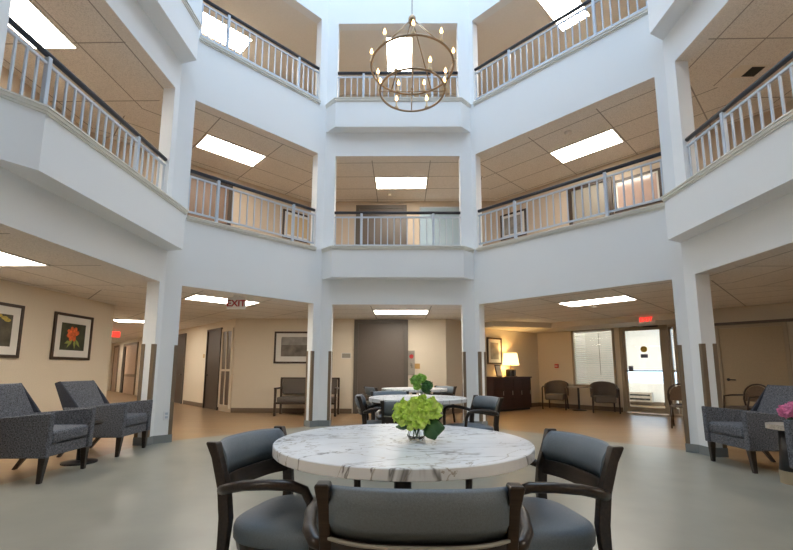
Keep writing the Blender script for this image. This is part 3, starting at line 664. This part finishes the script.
# wall fittings -------------------------------------------------------------------
loc, rz = wpos('B', 4.86, 1.02, 0.001)
t = thing('call_panel', loc, rz, 'steel elevator call panel with a red emblem beside the elevator door', 'elevator panel')
MB().box(-0.09, 0.09, -0.02, 0, 0, 0.66).build('plate', M['steel'], t, bevel=0.003, seg=1)
m = MB(); m.lathe([(0.06, 0), (0.06, 0.004)], (0, 0, 0), 8); bmesh.ops.transform(m.bm, matrix=Matrix.Translation((0, -0.02, 0.5)) @ Matrix.Rotation(PI/2, 4, 'X'), verts=m.bm.verts); m.build('red_emblem', M['red_paint'], t)
m = MB(); m.box(-0.02, 0.02, -0.028, -0.02, 0.20, 0.24).box(-0.02, 0.02, -0.028, -0.02, 0.27, 0.31); m.build('call_button', M['chrome'], t)
loc, rz = wpos('B', 5.02, 1.18, 0.001)
tag(MB().box(-0.07, 0.07, -0.012, 0, 0.01, 0.15).build('wall_plate', M['amber'], None), 'square amber wall plate right of the elevator call panel', 'plate').location = loc
loc, rz = wpos('B', 3.09, 1.46, 0.001)
t = thing('room_sign', loc, rz, 'small grey room sign left of the elevator door', 'sign')
MB().box(-0.13, 0.13, -0.01, 0, 0, 0.15).build('plate', M['matboard'], t); MB().box(-0.115, 0.115, -0.012, -0.01, 0.015, 0.135).build('sign_face', M['greyplaque'], t)
loc, rz = wpos('RB', 0.63, 1.24, 0.001)
t = thing('fire_alarm', loc, rz, 'small red fire alarm box on the wall left of the blinds', 'fire alarm')
MB().box(-0.06, 0.06, -0.05, 0, 0, 0.13).build('alarm_box', M['red_paint'], t, bevel=0.006); MB().box(-0.04, 0.04, -0.06, -0.05, 0.05, 0.075).build('pull_bar', M['signwhite'], t)
loc, rz = wpos('LB', 2.22, 1.5, 0.001)
tag(MB().box(-0.05, 0.05, -0.012, 0, 0, 0.12).build('light_switch', M['amber'], None), 'tan light switch plate on the wall left of the dark door', 'switch').location = loc
bpy.data.objects['light_switch'].rotation_euler = (0, 0, rz)
def outlet(i, s, z, label):
    a, b, d, n, L = sd(i); p = a+d*s-n*0.0005
    t = thing('power_outlet', (p.x, p.y, z), facing(-n.x, -n.y), label, 'outlet')
    MB().box(-0.045, 0.045, -0.008, 0, -0.07, 0.07).build('plate', M['outlet'], t, bevel=0.003, seg=1)
    for z_ in (0.012, -0.045): MB().box(-0.02, 0.02, -0.012, -0.008, z_, z_+0.033).build('socket', M['rail'], t)
outlet(2, sd(2)[4]-0.17, 0.42, 'white power outlet low on the left column')
e = None
# ceiling fittings
def dome(x, y, z, label):
    t = thing('smoke_detector', (x, y, z), 0, label, 'smoke detector')
    MB().lathe([(0.075, 0), (0.075, -0.02), (0.05, -0.045), (0.01, -0.05)], (0, 0, 0), 20).build('detector_body', M['lightframe'], t, smooth=True)
dome(4.15, 9.0, ZC, 'round smoke detector on the ground floor ceiling before the entrance')
dome(3.35, 7.95, Z2+0.012, 'round smoke detector on the middle gallery ceiling, back right')
dome(-0.35, 10.9, Z2+0.012, 'round smoke detector on the middle gallery ceiling, straight ahead')
t = thing('ceiling_vent', (5.62, 6.25, Z2+0.011), 0.0, 'black slotted air vent in the middle gallery ceiling at right', 'vent')
MB().box(-0.30, 0.12, -0.14, 0.14, -0.006, 0).build('vent_plate', M['lightframe'], t)
m = MB()
for k in range(5): m.box(-0.10, 0.10, -0.11+k*0.045, -0.11+k*0.045+0.038, -0.012, -0.006)
m.build('vent_slots', M['vent_black'], t)

# =====================================================================  furniture
def arc_panel(w, depth, z0, z1, th, y0, tilt, n=20, infl=0.01, top_arch=0.0):
    # panel between x=-w/2..w/2 bulging to -y, leaning back
    secs = []
    for i in range(n+1):
        u = -1+2*i/n; x = u*w/2; q4 = 1-abs(u)**3; yb = y0-depth*q4; zt = z1+top_arch*q4
        pr = [(0, z0), (-th*0.5-infl, (z0*2+zt)/3), (-th*0.5-infl, (z0+2*zt)/3), (-th*0.35, zt-0.012), (0, zt), (th*0.35, zt-0.012), (th*0.5+infl, (z0+2*zt)/3), (th*0.5+infl, (z0*2+zt)/3)]
        secs.append([(x, yb+a-(z-z0)*tilt, z) for a, z in pr])
    return secs
def make_dining():
    t = thing('dining_armchair', (0, 0, 0), 0, '', 'chair', 'dark-framed dining armchairs')
    W = 0.31
    for s in (-1, 1):       # back leg rises to carry the backrest, splayed backwards
        secs = []
        for z, y, hw, hd in ((0, -0.02, 0.015, 0.018), (0.25, 0.03, 0.018, 0.022), (0.44, 0.045, 0.021, 0.03), (0.58, 0.03, 0.02, 0.03), (0.72, -0.015, 0.019, 0.026), (0.785, -0.040, 0.024, 0.030), (0.795, -0.043, 0.021, 0.027)):
            x = s*(W-0.025+0.02*z/0.8); secs.append([(x-hw, y-hd, z), (x+hw, y-hd, z), (x+hw, y+hd, z), (x-hw, y+hd, z)])
        MB().loft(secs).build('leg', M['dwood'], t, bevel=0.005, seg=2)
        # bent arm that runs forward and turns down into the front leg
        P = [(s*(W), 0.035, 0.575), (s*(W+0.035), 0.05, 0.582), (s*(W+0.065), 0.10, 0.60), (s*(W+0.08), 0.20, 0.625), (s*(W+0.07), 0.32, 0.635), (s*(W+0.035), 0.42, 0.63), (s*(W+0.005), 0.47, 0.605), (s*(W-0.012), 0.492, 0.55), (s*(W-0.025), 0.50, 0.44), (s*(W-0.03), 0.505, 0.2), (s*(W-0.03), 0.51, 0)]
        MB().tube(P, [0.020, 0.023, 0.024, 0.024, 0.024, 0.024, 0.023, 0.021, 0.02, 0.017, 0.013], 10).build('arm', M['dwood'], t, smooth=True)
    # seat
    secs = []
    out = []
    for k in range(40):
        a = 2*PI*k/40; cx, cy = math.cos(a), math.sin(a)
        r = 1/((abs(cx)**3.4+abs(cy)**3.4)**(1/3.4)); out.append((0.292*cx*r*(1.0+0.03*cy), 0.275+0.285*cy*r))
    def ring(f, z): return [(x*f, 0.275+(y-0.275)*f, z) for x, y in out]
    MB().loft([ring(0.97, 0.315), ring(1.0, 0.33), ring(1.0, 0.375), ring(0.97, 0.398), ring(0.88, 0.412), ring(0.6, 0.421), ring(0.2, 0.424)]).build('seat', M['vinyl'], t, smooth=True)
    MB().loft([ring(0.93, 0.27), ring(0.96, 0.315)]).build('seat_frame', M['dwood'], t)
    MB().loft(arc_panel(2*W-0.05, 0.07, 0.612, 0.785, 0.042, 0.018, 0.26, top_arch=0.008)).build('backrest', M['vinyl'], t, smooth=True)
    pth = [(u*(W-0.022), 0.018-0.07*(1-abs(u)**3)-0.026, 0.614) for u in [-1+2*k/18 for k in range(19)]]
    MB().tube(pth, 0.007, 6).build('piping', M['piping'], t, smooth=True)
    secs = []
    for k in range(15):
        u = -1+2*k/14; x = u*(W-0.02); y = 0.026-0.07*(1-abs(u)**3); secs.append([(x, y-0.010, 0.535), (x, y+0.022, 0.535), (x, y+0.006, 0.616), (x, y-0.026, 0.616)])
    MB().loft(secs).build('back_rail', M['dwood'], t, bevel=0.004)
    return t
base = make_dining()
def place(o, x, y, fx, fy, label=None):      # back centre at x,y ; faces (fx,fy)
    o.location = (x, y, 0); o.rotation_euler = (0, 0, math.atan2(-fx, fy))
    if label: o['label'] = label
    return o
chairs = [((0.054, 1.43), (0, 1), 'slate dining armchair nearest the viewer, its back turned, before the front table'),
 ((-0.815, 2.41), (0.966, -0.256), 'slate dining armchair at the left side of the front marble table'),
 ((0.935, 2.39), (-0.98, -0.16), 'slate dining armchair at the right side of the front marble table'),
 ((0.08, 5.02), (0.05, 1), 'slate dining armchair with its back turned at the second table, behind the lime flowers'),
 ((-0.56, 6.15), (1, 0.03), 'dark dining armchair at the left side of the second table'),
 ((1.17, 5.98), (-0.85, -0.36), 'slate dining armchair at the right side of the second table, arms open to view'),
 ((-0.20, 7.22), (0.1, -1), 'dark dining armchair behind the second table facing the viewer'),
 ((-0.64, 9.10), (0.88, 0.45), 'dark dining armchair left of the farthest table'),
 ((0.98, 9.80), (-0.75, -0.65), 'grey dining armchair right of the farthest table')]
for k, (p, f, lab) in enumerate(chairs):
    place(base if k == 0 else copy_tree(base), *p, *f, lab)

def make_table(x, y, label):
    t = thing('round_table', (x, y, 0), 0.4, label, 'table', 'round marble-topped tables')
    R = 0.72; z = 0.755
    MB().lathe([(R-0.004, z-0.052), (R, z-0.048), (R, z-0.004), (R-0.004, z)], seg=96).build('tabletop', M['marble'], t)
    MB().lathe([(0.05, 0.03), (0.05, z-0.06)], seg=20).build('column', M['black'], t, smooth=False)
    MB().box(-0.26, 0.26, -0.02, 0.02, z-0.08, z-0.053).box(-0.02, 0.02, -0.26, 0.26, z-0.082, z-0.055).build('support_plate', M['black'], t)
    for k in range(4):
        a = PI/4+k*PI/2; c, s = math.cos(a), math.sin(a)
        MB().tube([(0.04*c, 0.04*s, 0.06), (0.2*c, 0.2*s, 0.045), (0.36*c, 0.36*s, 0.015)], [0.024, 0.02, 0.012], 8).build('foot', M['black'], t, smooth=True)
    return t
T0 = make_table(0.006, 2.48, 'round white marble table nearest the viewer, holding the lime flowers')
dup(T0, (0.235, 6.29, 0), 1.7, 'round white marble table in the middle, second from the viewer')
dup(T0, (0.276, 9.35, 0), 2.9, 'round marble table farthest back, near the elevator')

def bouquet(loc, name, label, fm, R, H, vase_r, vase_h, seed, dark=None, sq=0.75, heads=None, heads2=()):
    rnd = random.Random(seed)
    t = thing(name, loc, 0, label, 'flowers')
    v = MB(); v.lathe([(vase_r*0.75, 0), (vase_r, vase_h*0.35), (vase_r*0.8, vase_h*0.75), (vase_r*1.1, vase_h), (vase_r*1.0, vase_h), (vase_r*0.7, vase_h*0.75), (vase_r*0.88, vase_h*0.35), (vase_r*0.6, 0.01)], (0, 0, 0), 10)
    v.build('vase', M['glass'], t)
    st = MB()
    for k in range(4):
        a = k*1.6; st.tube([(0.3*vase_r*math.cos(a), 0.3*vase_r*math.sin(a), 0.015), (0.3*vase_r*math.cos(a+1), 0.3*vase_r*math.sin(a+1), vase_h+0.03)], 0.004, 5)
    st.build('stems', M['leaf'], t)
    for hk, (hx, hy, hz, hr) in enumerate(list(heads)+list(heads2)):
        b = MB()
        b.ball((hx, hy, hz), hr*0.55, 12, sq)
        N = 64
        for k in range(N):
            z = 1-2*(k+0.5)/N
            if z < -0.75: continue
            ph = k*2.39996; rr = math.sqrt(1-z*z); dn = Vector((rr*math.cos(ph), rr*math.sin(ph), z)); c = Vector((hx, hy, hz))+Vector((dn.x, dn.y, dn.z*sq))*hr*rnd.uniform(0.50, 0.85)
            a1 = dn.orthogonal().normalized(); a2 = dn.cross(a1); rot = rnd.uniform(0, 2*PI); ps = hr*rnd.uniform(0.42, 0.68)
            for q in range(3):
                th = rot+q*2.1; dr = a1*math.cos(th)+a2*math.sin(th); sd_ = dn.cross(dr); lift = rnd.uniform(0.3, 1.3)
                p0 = c; p1 = c+dr*ps*0.55+dn*ps*lift*0.4; p2 = c+dr*ps+dn*ps*lift*0.55+sd_*rnd.uniform(-.2, .2)*ps
                w_ = sd_*ps*0.48
                vs = [b.bm.verts.new(p) for p in (p0-w_*0.2, p1-w_, p2-w_*0.5, p2+w_*0.5, p1+w_, p0+w_*0.2, p1+dn*ps*-0.12)]
                for f in ((0, 1, 6), (1, 2, 6), (2, 3, 6), (3, 4, 6), (4, 5, 6), (5, 0, 6)): b.bm.faces.new([vs[i] for i in f])
        b.build('bloom', fm if hk < len(heads) else M['darkbloom'], t)
    for (lx, ly, lz, ex, ey, ez, wd) in (dark or []):
        l_ = MB(); a_ = Vector((lx, ly, lz)); e_ = Vector((ex, ey, ez)); d_ = e_-a_; s_ = d_.cross(Vector((0.2, -1, 0.3))).normalized()*wd
        mid = Vector((0, -0.012, 0.008)); row = []
        for f, wf in ((0, 0.15), (0.25, 0.8), (0.5, 1.0), (0.75, 0.75), (1, 0.08)):
            c = a_+d_*f; row.append([l_.bm.verts.new(c-s_*wf), l_.bm.verts.new(c+mid), l_.bm.verts.new(c+s_*wf)])
        for r0, r1 in zip(row, row[1:]):
            for j in (0, 1): l_.bm.faces.new((r0[j], r0[j+1], r1[j+1], r1[j]))
        o = l_.build('leaf', M['leaf'], t, smooth=True)
        sm = o.modifiers.new('t', 'SOLIDIFY'); sm.thickness = 0.002
    return t
bouquet((0.085, 2.47, 0.755), 'flower_vase', 'lime hydrangea blooms in a short glass vase on the front table', M['bloom'], 0.1, 0.2, 0.055, 0.075, 3,
        dark=[(0.03, -0.03, 0.075, 0.155, -0.07, 0.075, 0.055), (0.06, -0.04, 0.09, 0.10, -0.09, 0.015, 0.045), (-0.03, 0.02, 0.08, -0.12, 0.04, 0.065, 0.022)],
        heads=[(-0.045, 0, 0.150, 0.078), (0.055, 0.01, 0.165, 0.078), (0.0, -0.035, 0.125, 0.066), (0.005, 0.02, 0.175, 0.066)])
bouquet((0.30, 6.45, 0.755), 'flower_vase', 'small green bloom posy in a glass vase on the second table', M['bloom2'], 0.1, 0.2, 0.05, 0.09, 5,
        dark=[(0.02, -0.03, 0.12, 0.13, -0.03, 0.16, 0.05), (0.03, -0.03, 0.10, 0.14, -0.05, 0.07, 0.05), (0.0, 0, 0.1, 0.08, -0.06, 0.12, 0.05)],
        heads=[(-0.08, 0, 0.24, 0.085), (-0.01, 0.0, 0.27, 0.08), (-0.06, 0.0, 0.15, 0.06)], heads2=[(0.085, -0.02, 0.17, 0.075), (0.05, -0.02, 0.12, 0.05)])

# lounge armchair: front faces -y, footprint centre at the origin
def make_lounge(label):
    t = thing('lounge_armchair', (0, 0, 0), 0, label, 'armchair', 'charcoal tweed lounge armchairs')
    W = 0.36
    MB().box(-W+0.07, W-0.07, -0.35, 0.33, 0.25, 0.37).build('seat_base', M['tweed'], t, bevel=0.015)
    MB().box(-W+0.075, W-0.075, -0.37, 0.22, 0.375, 0.51).build('seat_cushion', M['tweed'], t, bevel=0.035, seg=4)
    MB().hexa([(-W+0.05, 0.14, 0.37), (W-0.05, 0.14, 0.37), (W-0.05, 0.30, 0.30), (-W+0.05, 0.30, 0.30)], [(-W+0.04, 0.47, 0.985), (W-0.04, 0.47, 0.985), (W-0.04, 0.56, 0.965), (-W+0.04, 0.56, 0.965)]).build('backrest', M['tweed'], t, bevel=0.025, seg=3)
    for s in (-1, 1):
        x0, x1 = s*(W-0.07), s*W; a, b = min(x0, x1), max(x0, x1)
        m = MB(); pr = [(-0.375, 0.25), (-0.385, 0.70), (0.24, 0.64), (0.42, 0.64), (0.34, 0.25)]
        m.loft([[(a, y, z) for y, z in pr], [(b+0.0, y, z) for y, z in pr]]); m.build('armrest', M['tweed'], t, bevel=0.014, seg=3)
        pr = [(0.20, 0.60), (0.50, 0.985), (0.57, 0.96), (0.42, 0.60)]
        xa, xb = s*(W-0.045), s*(W-0.012)
        MB().loft([[(xa, y, z) for y, z in pr], [(xb, y, z) for y, z in pr]]).build('back_wing', M['tweed_dark'], t, bevel=0.01)
        MB().hexa([(s*(W-0.035)-0.02, -0.335, 0), (s*(W-0.035)+0.02, -0.335, 0), (s*(W-0.035)+0.02, -0.295, 0), (s*(W-0.035)-0.02, -0.295, 0)],
                  [(s*(W-0.05)-0.03, -0.36, 0.25), (s*(W-0.05)+0.03, -0.36, 0.25), (s*(W-0.05)+0.03, -0.29, 0.25), (s*(W-0.05)-0.03, -0.29, 0.25)]).build('leg', M['dwood'], t, bevel=0.004, seg=1)
        MB().hexa([(s*(W-0.05)-0.02, 0.42, 0), (s*(W-0.05)+0.02, 0.42, 0), (s*(W-0.05)+0.02, 0.46, 0), (s*(W-0.05)-0.02, 0.46, 0)],
                  [(s*(W-0.05)-0.03, 0.22, 0.26), (s*(W-0.05)+0.03, 0.22, 0.26), (s*(W-0.05)+0.03, 0.29, 0.26), (s*(W-0.05)-0.03, 0.29, 0.26)]).build('leg', M['dwood'], t, bevel=0.004, seg=1)
    return t
a0 = make_lounge('charcoal tweed armchair at the left photo edge, nearer of the left pair')
a0.location = (-3.99, 4.62, 0); a0.rotation_euler = (0, 0, facing(1, 0.07))
dup(a0, (-4.09, 5.93, 0), facing(1, 0.07), 'charcoal tweed armchair beside the left column, farther of the left pair')
dup(a0, (4.35, 5.39, 0), facing(-1, 0.0), 'charcoal tweed armchair beside the right column')
dup(a0, (4.03, 3.83, 0), facing(-1, 0.0), 'charcoal tweed armchair cut by the right photo edge, nearest the viewer')
# pedestal table between the left chairs
t = thing('side_table', (-3.98, 5.27, 0), 0, 'low black pedestal side table between the two left armchairs', 'side table')
MB().lathe([(0.19, 0), (0.19, 0.02), (0.06, 0.04)], seg=28).build('base', M['black'], t); MB().lathe([(0.035, 0.03), (0.035, 0.46)], seg=16).build('column', M['black'], t, smooth=True)
MB().lathe([(0.21, 0.46), (0.21, 0.485)], seg=32).build('tabletop', M['dwood'], t)
# right drum table with gold band and pink flowers
t = thing('side_table', (4.12, 4.62, 0), 0, 'black drum side table with stone top and gold base band, right edge', 'side table')
MB().lathe([(0.15, 0.0), (0.15, 0.13)], seg=32).build('gold_base', M['gold'], t, smooth=False); MB().lathe([(0.148, 0.13), (0.13, 0.30), (0.12, 0.54)], seg=32).build('drum', M['black'], t, smooth=True)
MB().lathe([(0.22, 0.55), (0.22, 0.60)], seg=40).build('tabletop', M['stone'], t)
bouquet((4.09, 4.60, 0.60), 'flower_pot', 'pink flowers with green leaves on the stone-topped side table', M['pink'], 0.1, 0.2, 0.04, 0.06, 9,
        dark=[(0, 0, 0.06, -0.09, -0.06, 0.07, 0.03), (0, -0.02, 0.06, 0.06, -0.10, 0.06, 0.03)], heads=[(-0.06, -0.03, 0.14, 0.07), (0.06, 0, 0.17, 0.075), (0.02, -0.05, 0.12, 0.06)])

# chandelier --------------------------------------------------------------
cx, cy = 0.158, 6.0
t = thing('chandelier', (cx, cy, 0), 0, 'two-ring brass chandelier with glowing candle bulbs hanging in the atrium', 'chandelier')
def ringpts(R, z, n=64): return [(R*math.cos(2*PI*k/n), R*math.sin(2*PI*k/n), z) for k in range(n)]
MB().tube(ringpts(0.644, 5.867), 0.016, 8, True).build('upper_ring', M['brass'], t, smooth=True)
MB().tube(ringpts(0.502, 5.456), 0.016, 8, True).build('lower_ring', M['brass'], t, smooth=True)
MB().lathe([(0.02, 6.62), (0.06, 6.66), (0.06, 6.73), (0.03, 6.77), (0.012, 6.8)], seg=16).build('hub', M['brass'], t, smooth=True)
MB().tube([(0, 0, 6.78), (0, 0, 13.24)], 0.010, 8).build('suspension_rod', M['steel'], t)
MB().tube([(0, 0, 6.63), (0, 0, 5.46)], 0.006, 6).lathe([(0.002, 5.40), (0.02, 5.43), (0.012, 5.47), (0.02, 5.50), (0.002, 5.53)], (0, 0, 0), 12).build('centre_rod', M['brass'], t)
MB().tube([(-0.49, 0, 5.456), (0.49, 0, 5.456)], 0.006, 6).tube([(0, -0.49, 5.456), (0, 0.49, 5.456)], 0.006, 6).build('cross_bar', M['brass'], t)
for a in (-122, -58, 58, 122):
    c, s = math.cos(math.radians(a)), math.sin(math.radians(a))
    MB().tube([(0.03*c, 0.03*s, 6.68), (0.30*c, 0.30*s, 6.33), (0.642*c, 0.642*s, 5.87)], 0.010, 6).build('strap', M['brass'], t, smooth=True)
for a in (-168, -12, 90):
    c, s = math.cos(math.radians(a)), math.sin(math.radians(a))
    MB().tube([(0.642*c, 0.642*s, 5.867), (0.50*c, 0.50*s, 5.456)], 0.008, 6).build('strap', M['brass'], t, smooth=True)
cp = fp = None
for R, z, angs in ((0.644, 5.867, [-90+40*k for k in range(9)]), (0.502, 5.456, [-60+60*k for k in range(6)])):
    for a in angs:
        c, s = math.cos(math.radians(a)), math.sin(math.radians(a))
        if cp is None:
            cp = MB().lathe([(0.03, 0.0), (0.034, 0.02), (0.014, 0.022), (0.014, 0.13)], seg=10).build('candle', M['candle'], t)
            fp = MB().lathe([(0.004, 0.13), (0.021, 0.15), (0.025, 0.170), (0.015, 0.203), (0.002, 0.235)], seg=10).build('bulb', M['flame'], cp, smooth=True)
            cp.location = (R*c, R*s, z+0.012)
        else:
            q = cp.copy(); C.objects.link(q); q.location = (R*c, R*s, z+0.012); r = fp.copy(); C.objects.link(r); r.parent = q

# credenza and what stands on it ---------------------------------------------
loc, rz = wpos('P', 0.80, 0, 0.28)
t = thing('credenza', loc, rz, 'dark mahogany credenza against the tan wall below the tall picture', 'credenza')
MB().box(-0.84, 0.84, -0.24, 0.24, 0.06, 0.94).build('body', M['cred'], t, bevel=0.005, seg=1)
MB().box(-0.80, 0.80, -0.21, 0.21, 0, 0.06).build('plinth', M['black'], t); MB().box(-0.87, 0.87, -0.265, 0.25, 0.94, 0.975).build('top', M['cred'], t, bevel=0.004, seg=1)
for k in range(4):
    dd = MB().box(-0.405+0.01, -0.01, -0.253, -0.24, 0.09, 0.91).build('door', M['cred'], t, bevel=0.003, seg=1); dd.location = (-0.40+0.405*k if False else (-0.415+0.41*k), 0, 0)
    MB().box(-0.05, -0.035, -0.27, -0.253, 0.45, 0.57).build('handle', M['steel'], dd)
def on_cred(x, y, z=0.976):
    v = Matrix.Translation(Vector(loc)) @ Matrix.Rotation(rz, 4, 'Z') @ Vector((x, y, z)); return tuple(v)
t = thing('table_lamp', on_cred(0.22, 0.0), rz, 'table lamp with glowing cream shade on the credenza', 'lamp')
MB().box(-0.17, 0.17, -0.10, 0.10, 0.0, 0.02).build('base', M['black'], t)
MB().box(-0.15, -0.02, -0.08, 0.08, 0.02, 0.22).box(0.02, 0.15, -0.08, 0.08, 0.02, 0.22).build('body', M['black'], t, bevel=0.02)
MB().tube([(0, 0, 0.02), (0, 0, 0.5)], 0.012, 8).build('stem', M['brass'], t)
MB().loft([[(0.25*math.cos(a), 0.25*math.sin(a), 0.34) for a in [2*PI*k/28 for k in range(28)]], [(0.20*math.cos(a), 0.20*math.sin(a), 0.70) for a in [2*PI*k/28 for k in range(28)]]], cap=False).build('lamp_shade', M['shade'], t, smooth=True)
lt = bpy.data.lights.new('bulb', 'POINT'); lt.energy = 22; lt.color = (1, 0.66, 0.26); lt.shadow_soft_size = 0.05
lo = bpy.data.objects.new('bulb', lt); C.objects.link(lo); lo.parent = t; lo.location = (0, 0, 0.52)
t = thing('photo_frame', on_cred(-0.40, -0.10, 0.982), rz+0.1, 'small leaning photo frame on the credenza beside the lamp', 'photo frame')
T = Matrix.Rotation(-0.22, 4, 'X')
MB().box(-0.13, 0.13, 0, 0.018, 0.0, 0.34, T).build('frame', M['frame_dark'], t); MB().box(-0.105, 0.105, -0.003, 0.0, 0.025, 0.315, T).build('photo', M['matboard'], t)
MB().box(-0.015, 0.015, 0.10, 0.11, 0.0, 0.24, Matrix.Rotation(0.15, 4, 'X')).build('stand', M['frame_dark'], t)

# upholstered barrel chairs by the window -------------------------------------
def make_barrel(label):
    t = thing('barrel_armchair', (0, 0, 0), 0, label, 'armchair', 'brown-grey armchairs under the window')
    MB().box(-0.27, 0.27, -0.30, 0.26, 0.28, 0.46).build('seat', M['guest'], t, bevel=0.04, seg=3)
    secs = []
    for k in range(17):
        a = PI*(0.0+k/16); x, y = 0.33*math.cos(a), 0.04+0.30*math.sin(a); n_ = Vector((math.cos(a), math.sin(a)))
        top = 0.68+0.18*math.sin(a)**0.7 if 0 < k < 16 else 0.68
        secs.append([(x-n_.x*0.03, y-n_.y*0.03, 0.44), (x+n_.x*0.02, y+n_.y*0.02, 0.40), (x+n_.x*0.035, y+n_.y*0.035, top), (x-n_.x*0.02, y-n_.y*0.02, top)])
    MB().loft(secs).build('backrest', M['guest'], t, smooth=False, bevel=0.012)
    for s in (-1, 1):
        MB().tube([(s*0.34, 0.06, 0.68), (s*0.345, -0.15, 0.67), (s*0.335, -0.28, 0.64), (s*0.33, -0.30, 0.45), (s*0.33, -0.31, 0)], 0.022, 6).build('arm', M['gwood'], t)
        MB().tube([(s*0.26, 0.24, 0.4), (s*0.28, 0.32, 0)], 0.022, 6).build('leg', M['gwood'], t)
    return t
b0 = make_barrel('brown-grey rounded armchair left of the small table, near the fire alarm')
b0.location = (4.72, 13.12, 0); b0.rotation_euler = (0, 0, facing(-0.5, -0.8))
dup(b0, (5.70, 12.10, 0), facing(-0.35, -1), 'brown-grey rounded armchair right of the small table, beside the entrance door')
t = thing('side_table', (5.22, 12.68, 0), 0, 'small pale-topped pedestal table between the two rounded armchairs', 'side table')
MB().box(-0.22, 0.22, -0.2, 0.2, 0.66, 0.69, Matrix.Rotation(-PI/4, 4, 'Z')).build('tabletop', M['stone'], t); MB().tube([(0, 0, 0.02), (0, 0, 0.66)], 0.03, 10).build('column', M['black'], t); MB().lathe([(0.2, 0), (0.2, 0.02), (0.03, 0.04)], seg=20).build('base', M['black'], t)

# two-seat settee by the back wall ---------------------------------------------
t = thing('settee', (-2.42, 10.9, 0), 0, 'dark-framed two-seat settee against the back wall, half hidden by the column', 'settee')
MB().box(-0.72, 0.72, -0.28, 0.26, 0.34, 0.46).build('seat', M['guest'], t, bevel=0.02)
MB().box(-0.72, -0.01, 0.20, 0.28, 0.52, 0.92).box(0.01, 0.72, 0.20, 0.28, 0.52, 0.92).build('backrest', M['guest'], t, bevel=0.02)
MB().box(-0.78, 0.78, 0.22, 0.30, 0.90, 0.95).box(-0.74, 0.74, -0.28, -0.24, 0.29, 0.34).build('frame', M['gwood'], t)
for s in (-1, 1):
    MB().box(s*0.76-0.03, s*0.76+0.03, -0.32, 0.26, 0.66, 0.70).build('arm', M['gwood'], t)
    MB().box(s*0.76-0.025, s*0.76+0.025, -0.31, -0.26, 0, 0.66).build('leg', M['gwood'], t)
    MB().box(s*0.76-0.025, s*0.76+0.025, 0.22, 0.27, 0, 0.92).build('leg', M['gwood'], t)

# cane-back wooden armchairs ------------------------------------------------------
def make_cane(label):
    t = thing('wooden_armchair', (0, 0, 0), 0, label, 'chair', 'cane-backed wooden armchairs')
    MB().box(-0.25, 0.25, -0.24, 0.24, 0.42, 0.47).build('seat', M['guest'], t, bevel=0.015)
    secs = []; 
    for k in range(13):
        a = PI*k/12; secs.append((0.27*math.cos(a), 0.22+0.06*math.sin(a), 0.60+0.30*math.sin(a)**0.6 if 0 < k < 12 else 0.60))
    MB().tube([(0.23, 0.22, 0.42)]+secs+[(-0.23, 0.22, 0.42)], 0.018, 8).build('back_frame', M['gwood'], t, smooth=True)
    MB().loft([[(0.24*math.cos(PI*k/12), y+0.05*math.sin(PI*k/12), 0.56+0.31*math.sin(PI*k/12)**0.6) for k in range(13)] for y in (0.215, 0.23)]).build('cane_panel', mat('cane', (0.10, 0.06, 0.035), 0.6, var=0.5, scale=90), t)
    for s in (-1, 1):
        MB().tube([(s*0.26, 0.22, 0.68), (s*0.30, 0, 0.68), (s*0.28, -0.2, 0.66), (s*0.26, -0.24, 0.45), (s*0.25, -0.25, 0)], 0.017, 8).build('arm', M['gwood'], t, smooth=True)
        MB().tube([(s*0.23, 0.22, 0.45), (s*0.24, 0.28, 0)], 0.016, 8).build('leg', M['gwood'], t, smooth=True)
    return t
k0 = make_cane('dark cane-backed wooden armchair by the entrance, half hidden by the right column')
k0.location = (5.86, 8.95, 0); k0.rotation_euler = (0, 0, facing(0.6, 0.8))
dup(k0, (6.80, 8.57, 0), facing(-1, -0.1), 'dark cane-backed wooden armchair behind the right tweed armchair')
# shrubs outside the entrance
for k, (s, o, r) in enumerate(((5.6, 7.0, 0.9), (7.4, 8.5, 1.2))):
    x, y = E2(s, o)
    t = thing('shrub', (x, y, -0.25), 0, ['green shrub outside seen through the narrow sidelight', 'larger green shrub farther outside the entrance'][k], 'shrub')
    b = MB(); rnd = random.Random(k)
    for q in range(260):
        p = Vector((rnd.gauss(0, 1), rnd.gauss(0, 1), rnd.gauss(0, 1))).normalized()*r*rnd.uniform(0.6, 1); p.z = p.z*0.8+r*0.9
        u = Vector((rnd.uniform(-1, 1), rnd.uniform(-1, 1), rnd.uniform(-1, 1)))*0.14; v_ = u.orthogonal().normalized()*0.09
        vs = [b.bm.verts.new(p+q_) for q_ in (u, v_, -u, -v_)]; b.bm.faces.new(vs)
    b.build('foliage', M['foliage'], t); MB().tube([(0, 0, 0), (0, 0, r)], 0.05, 6).build('stem', M['gwood'], t)
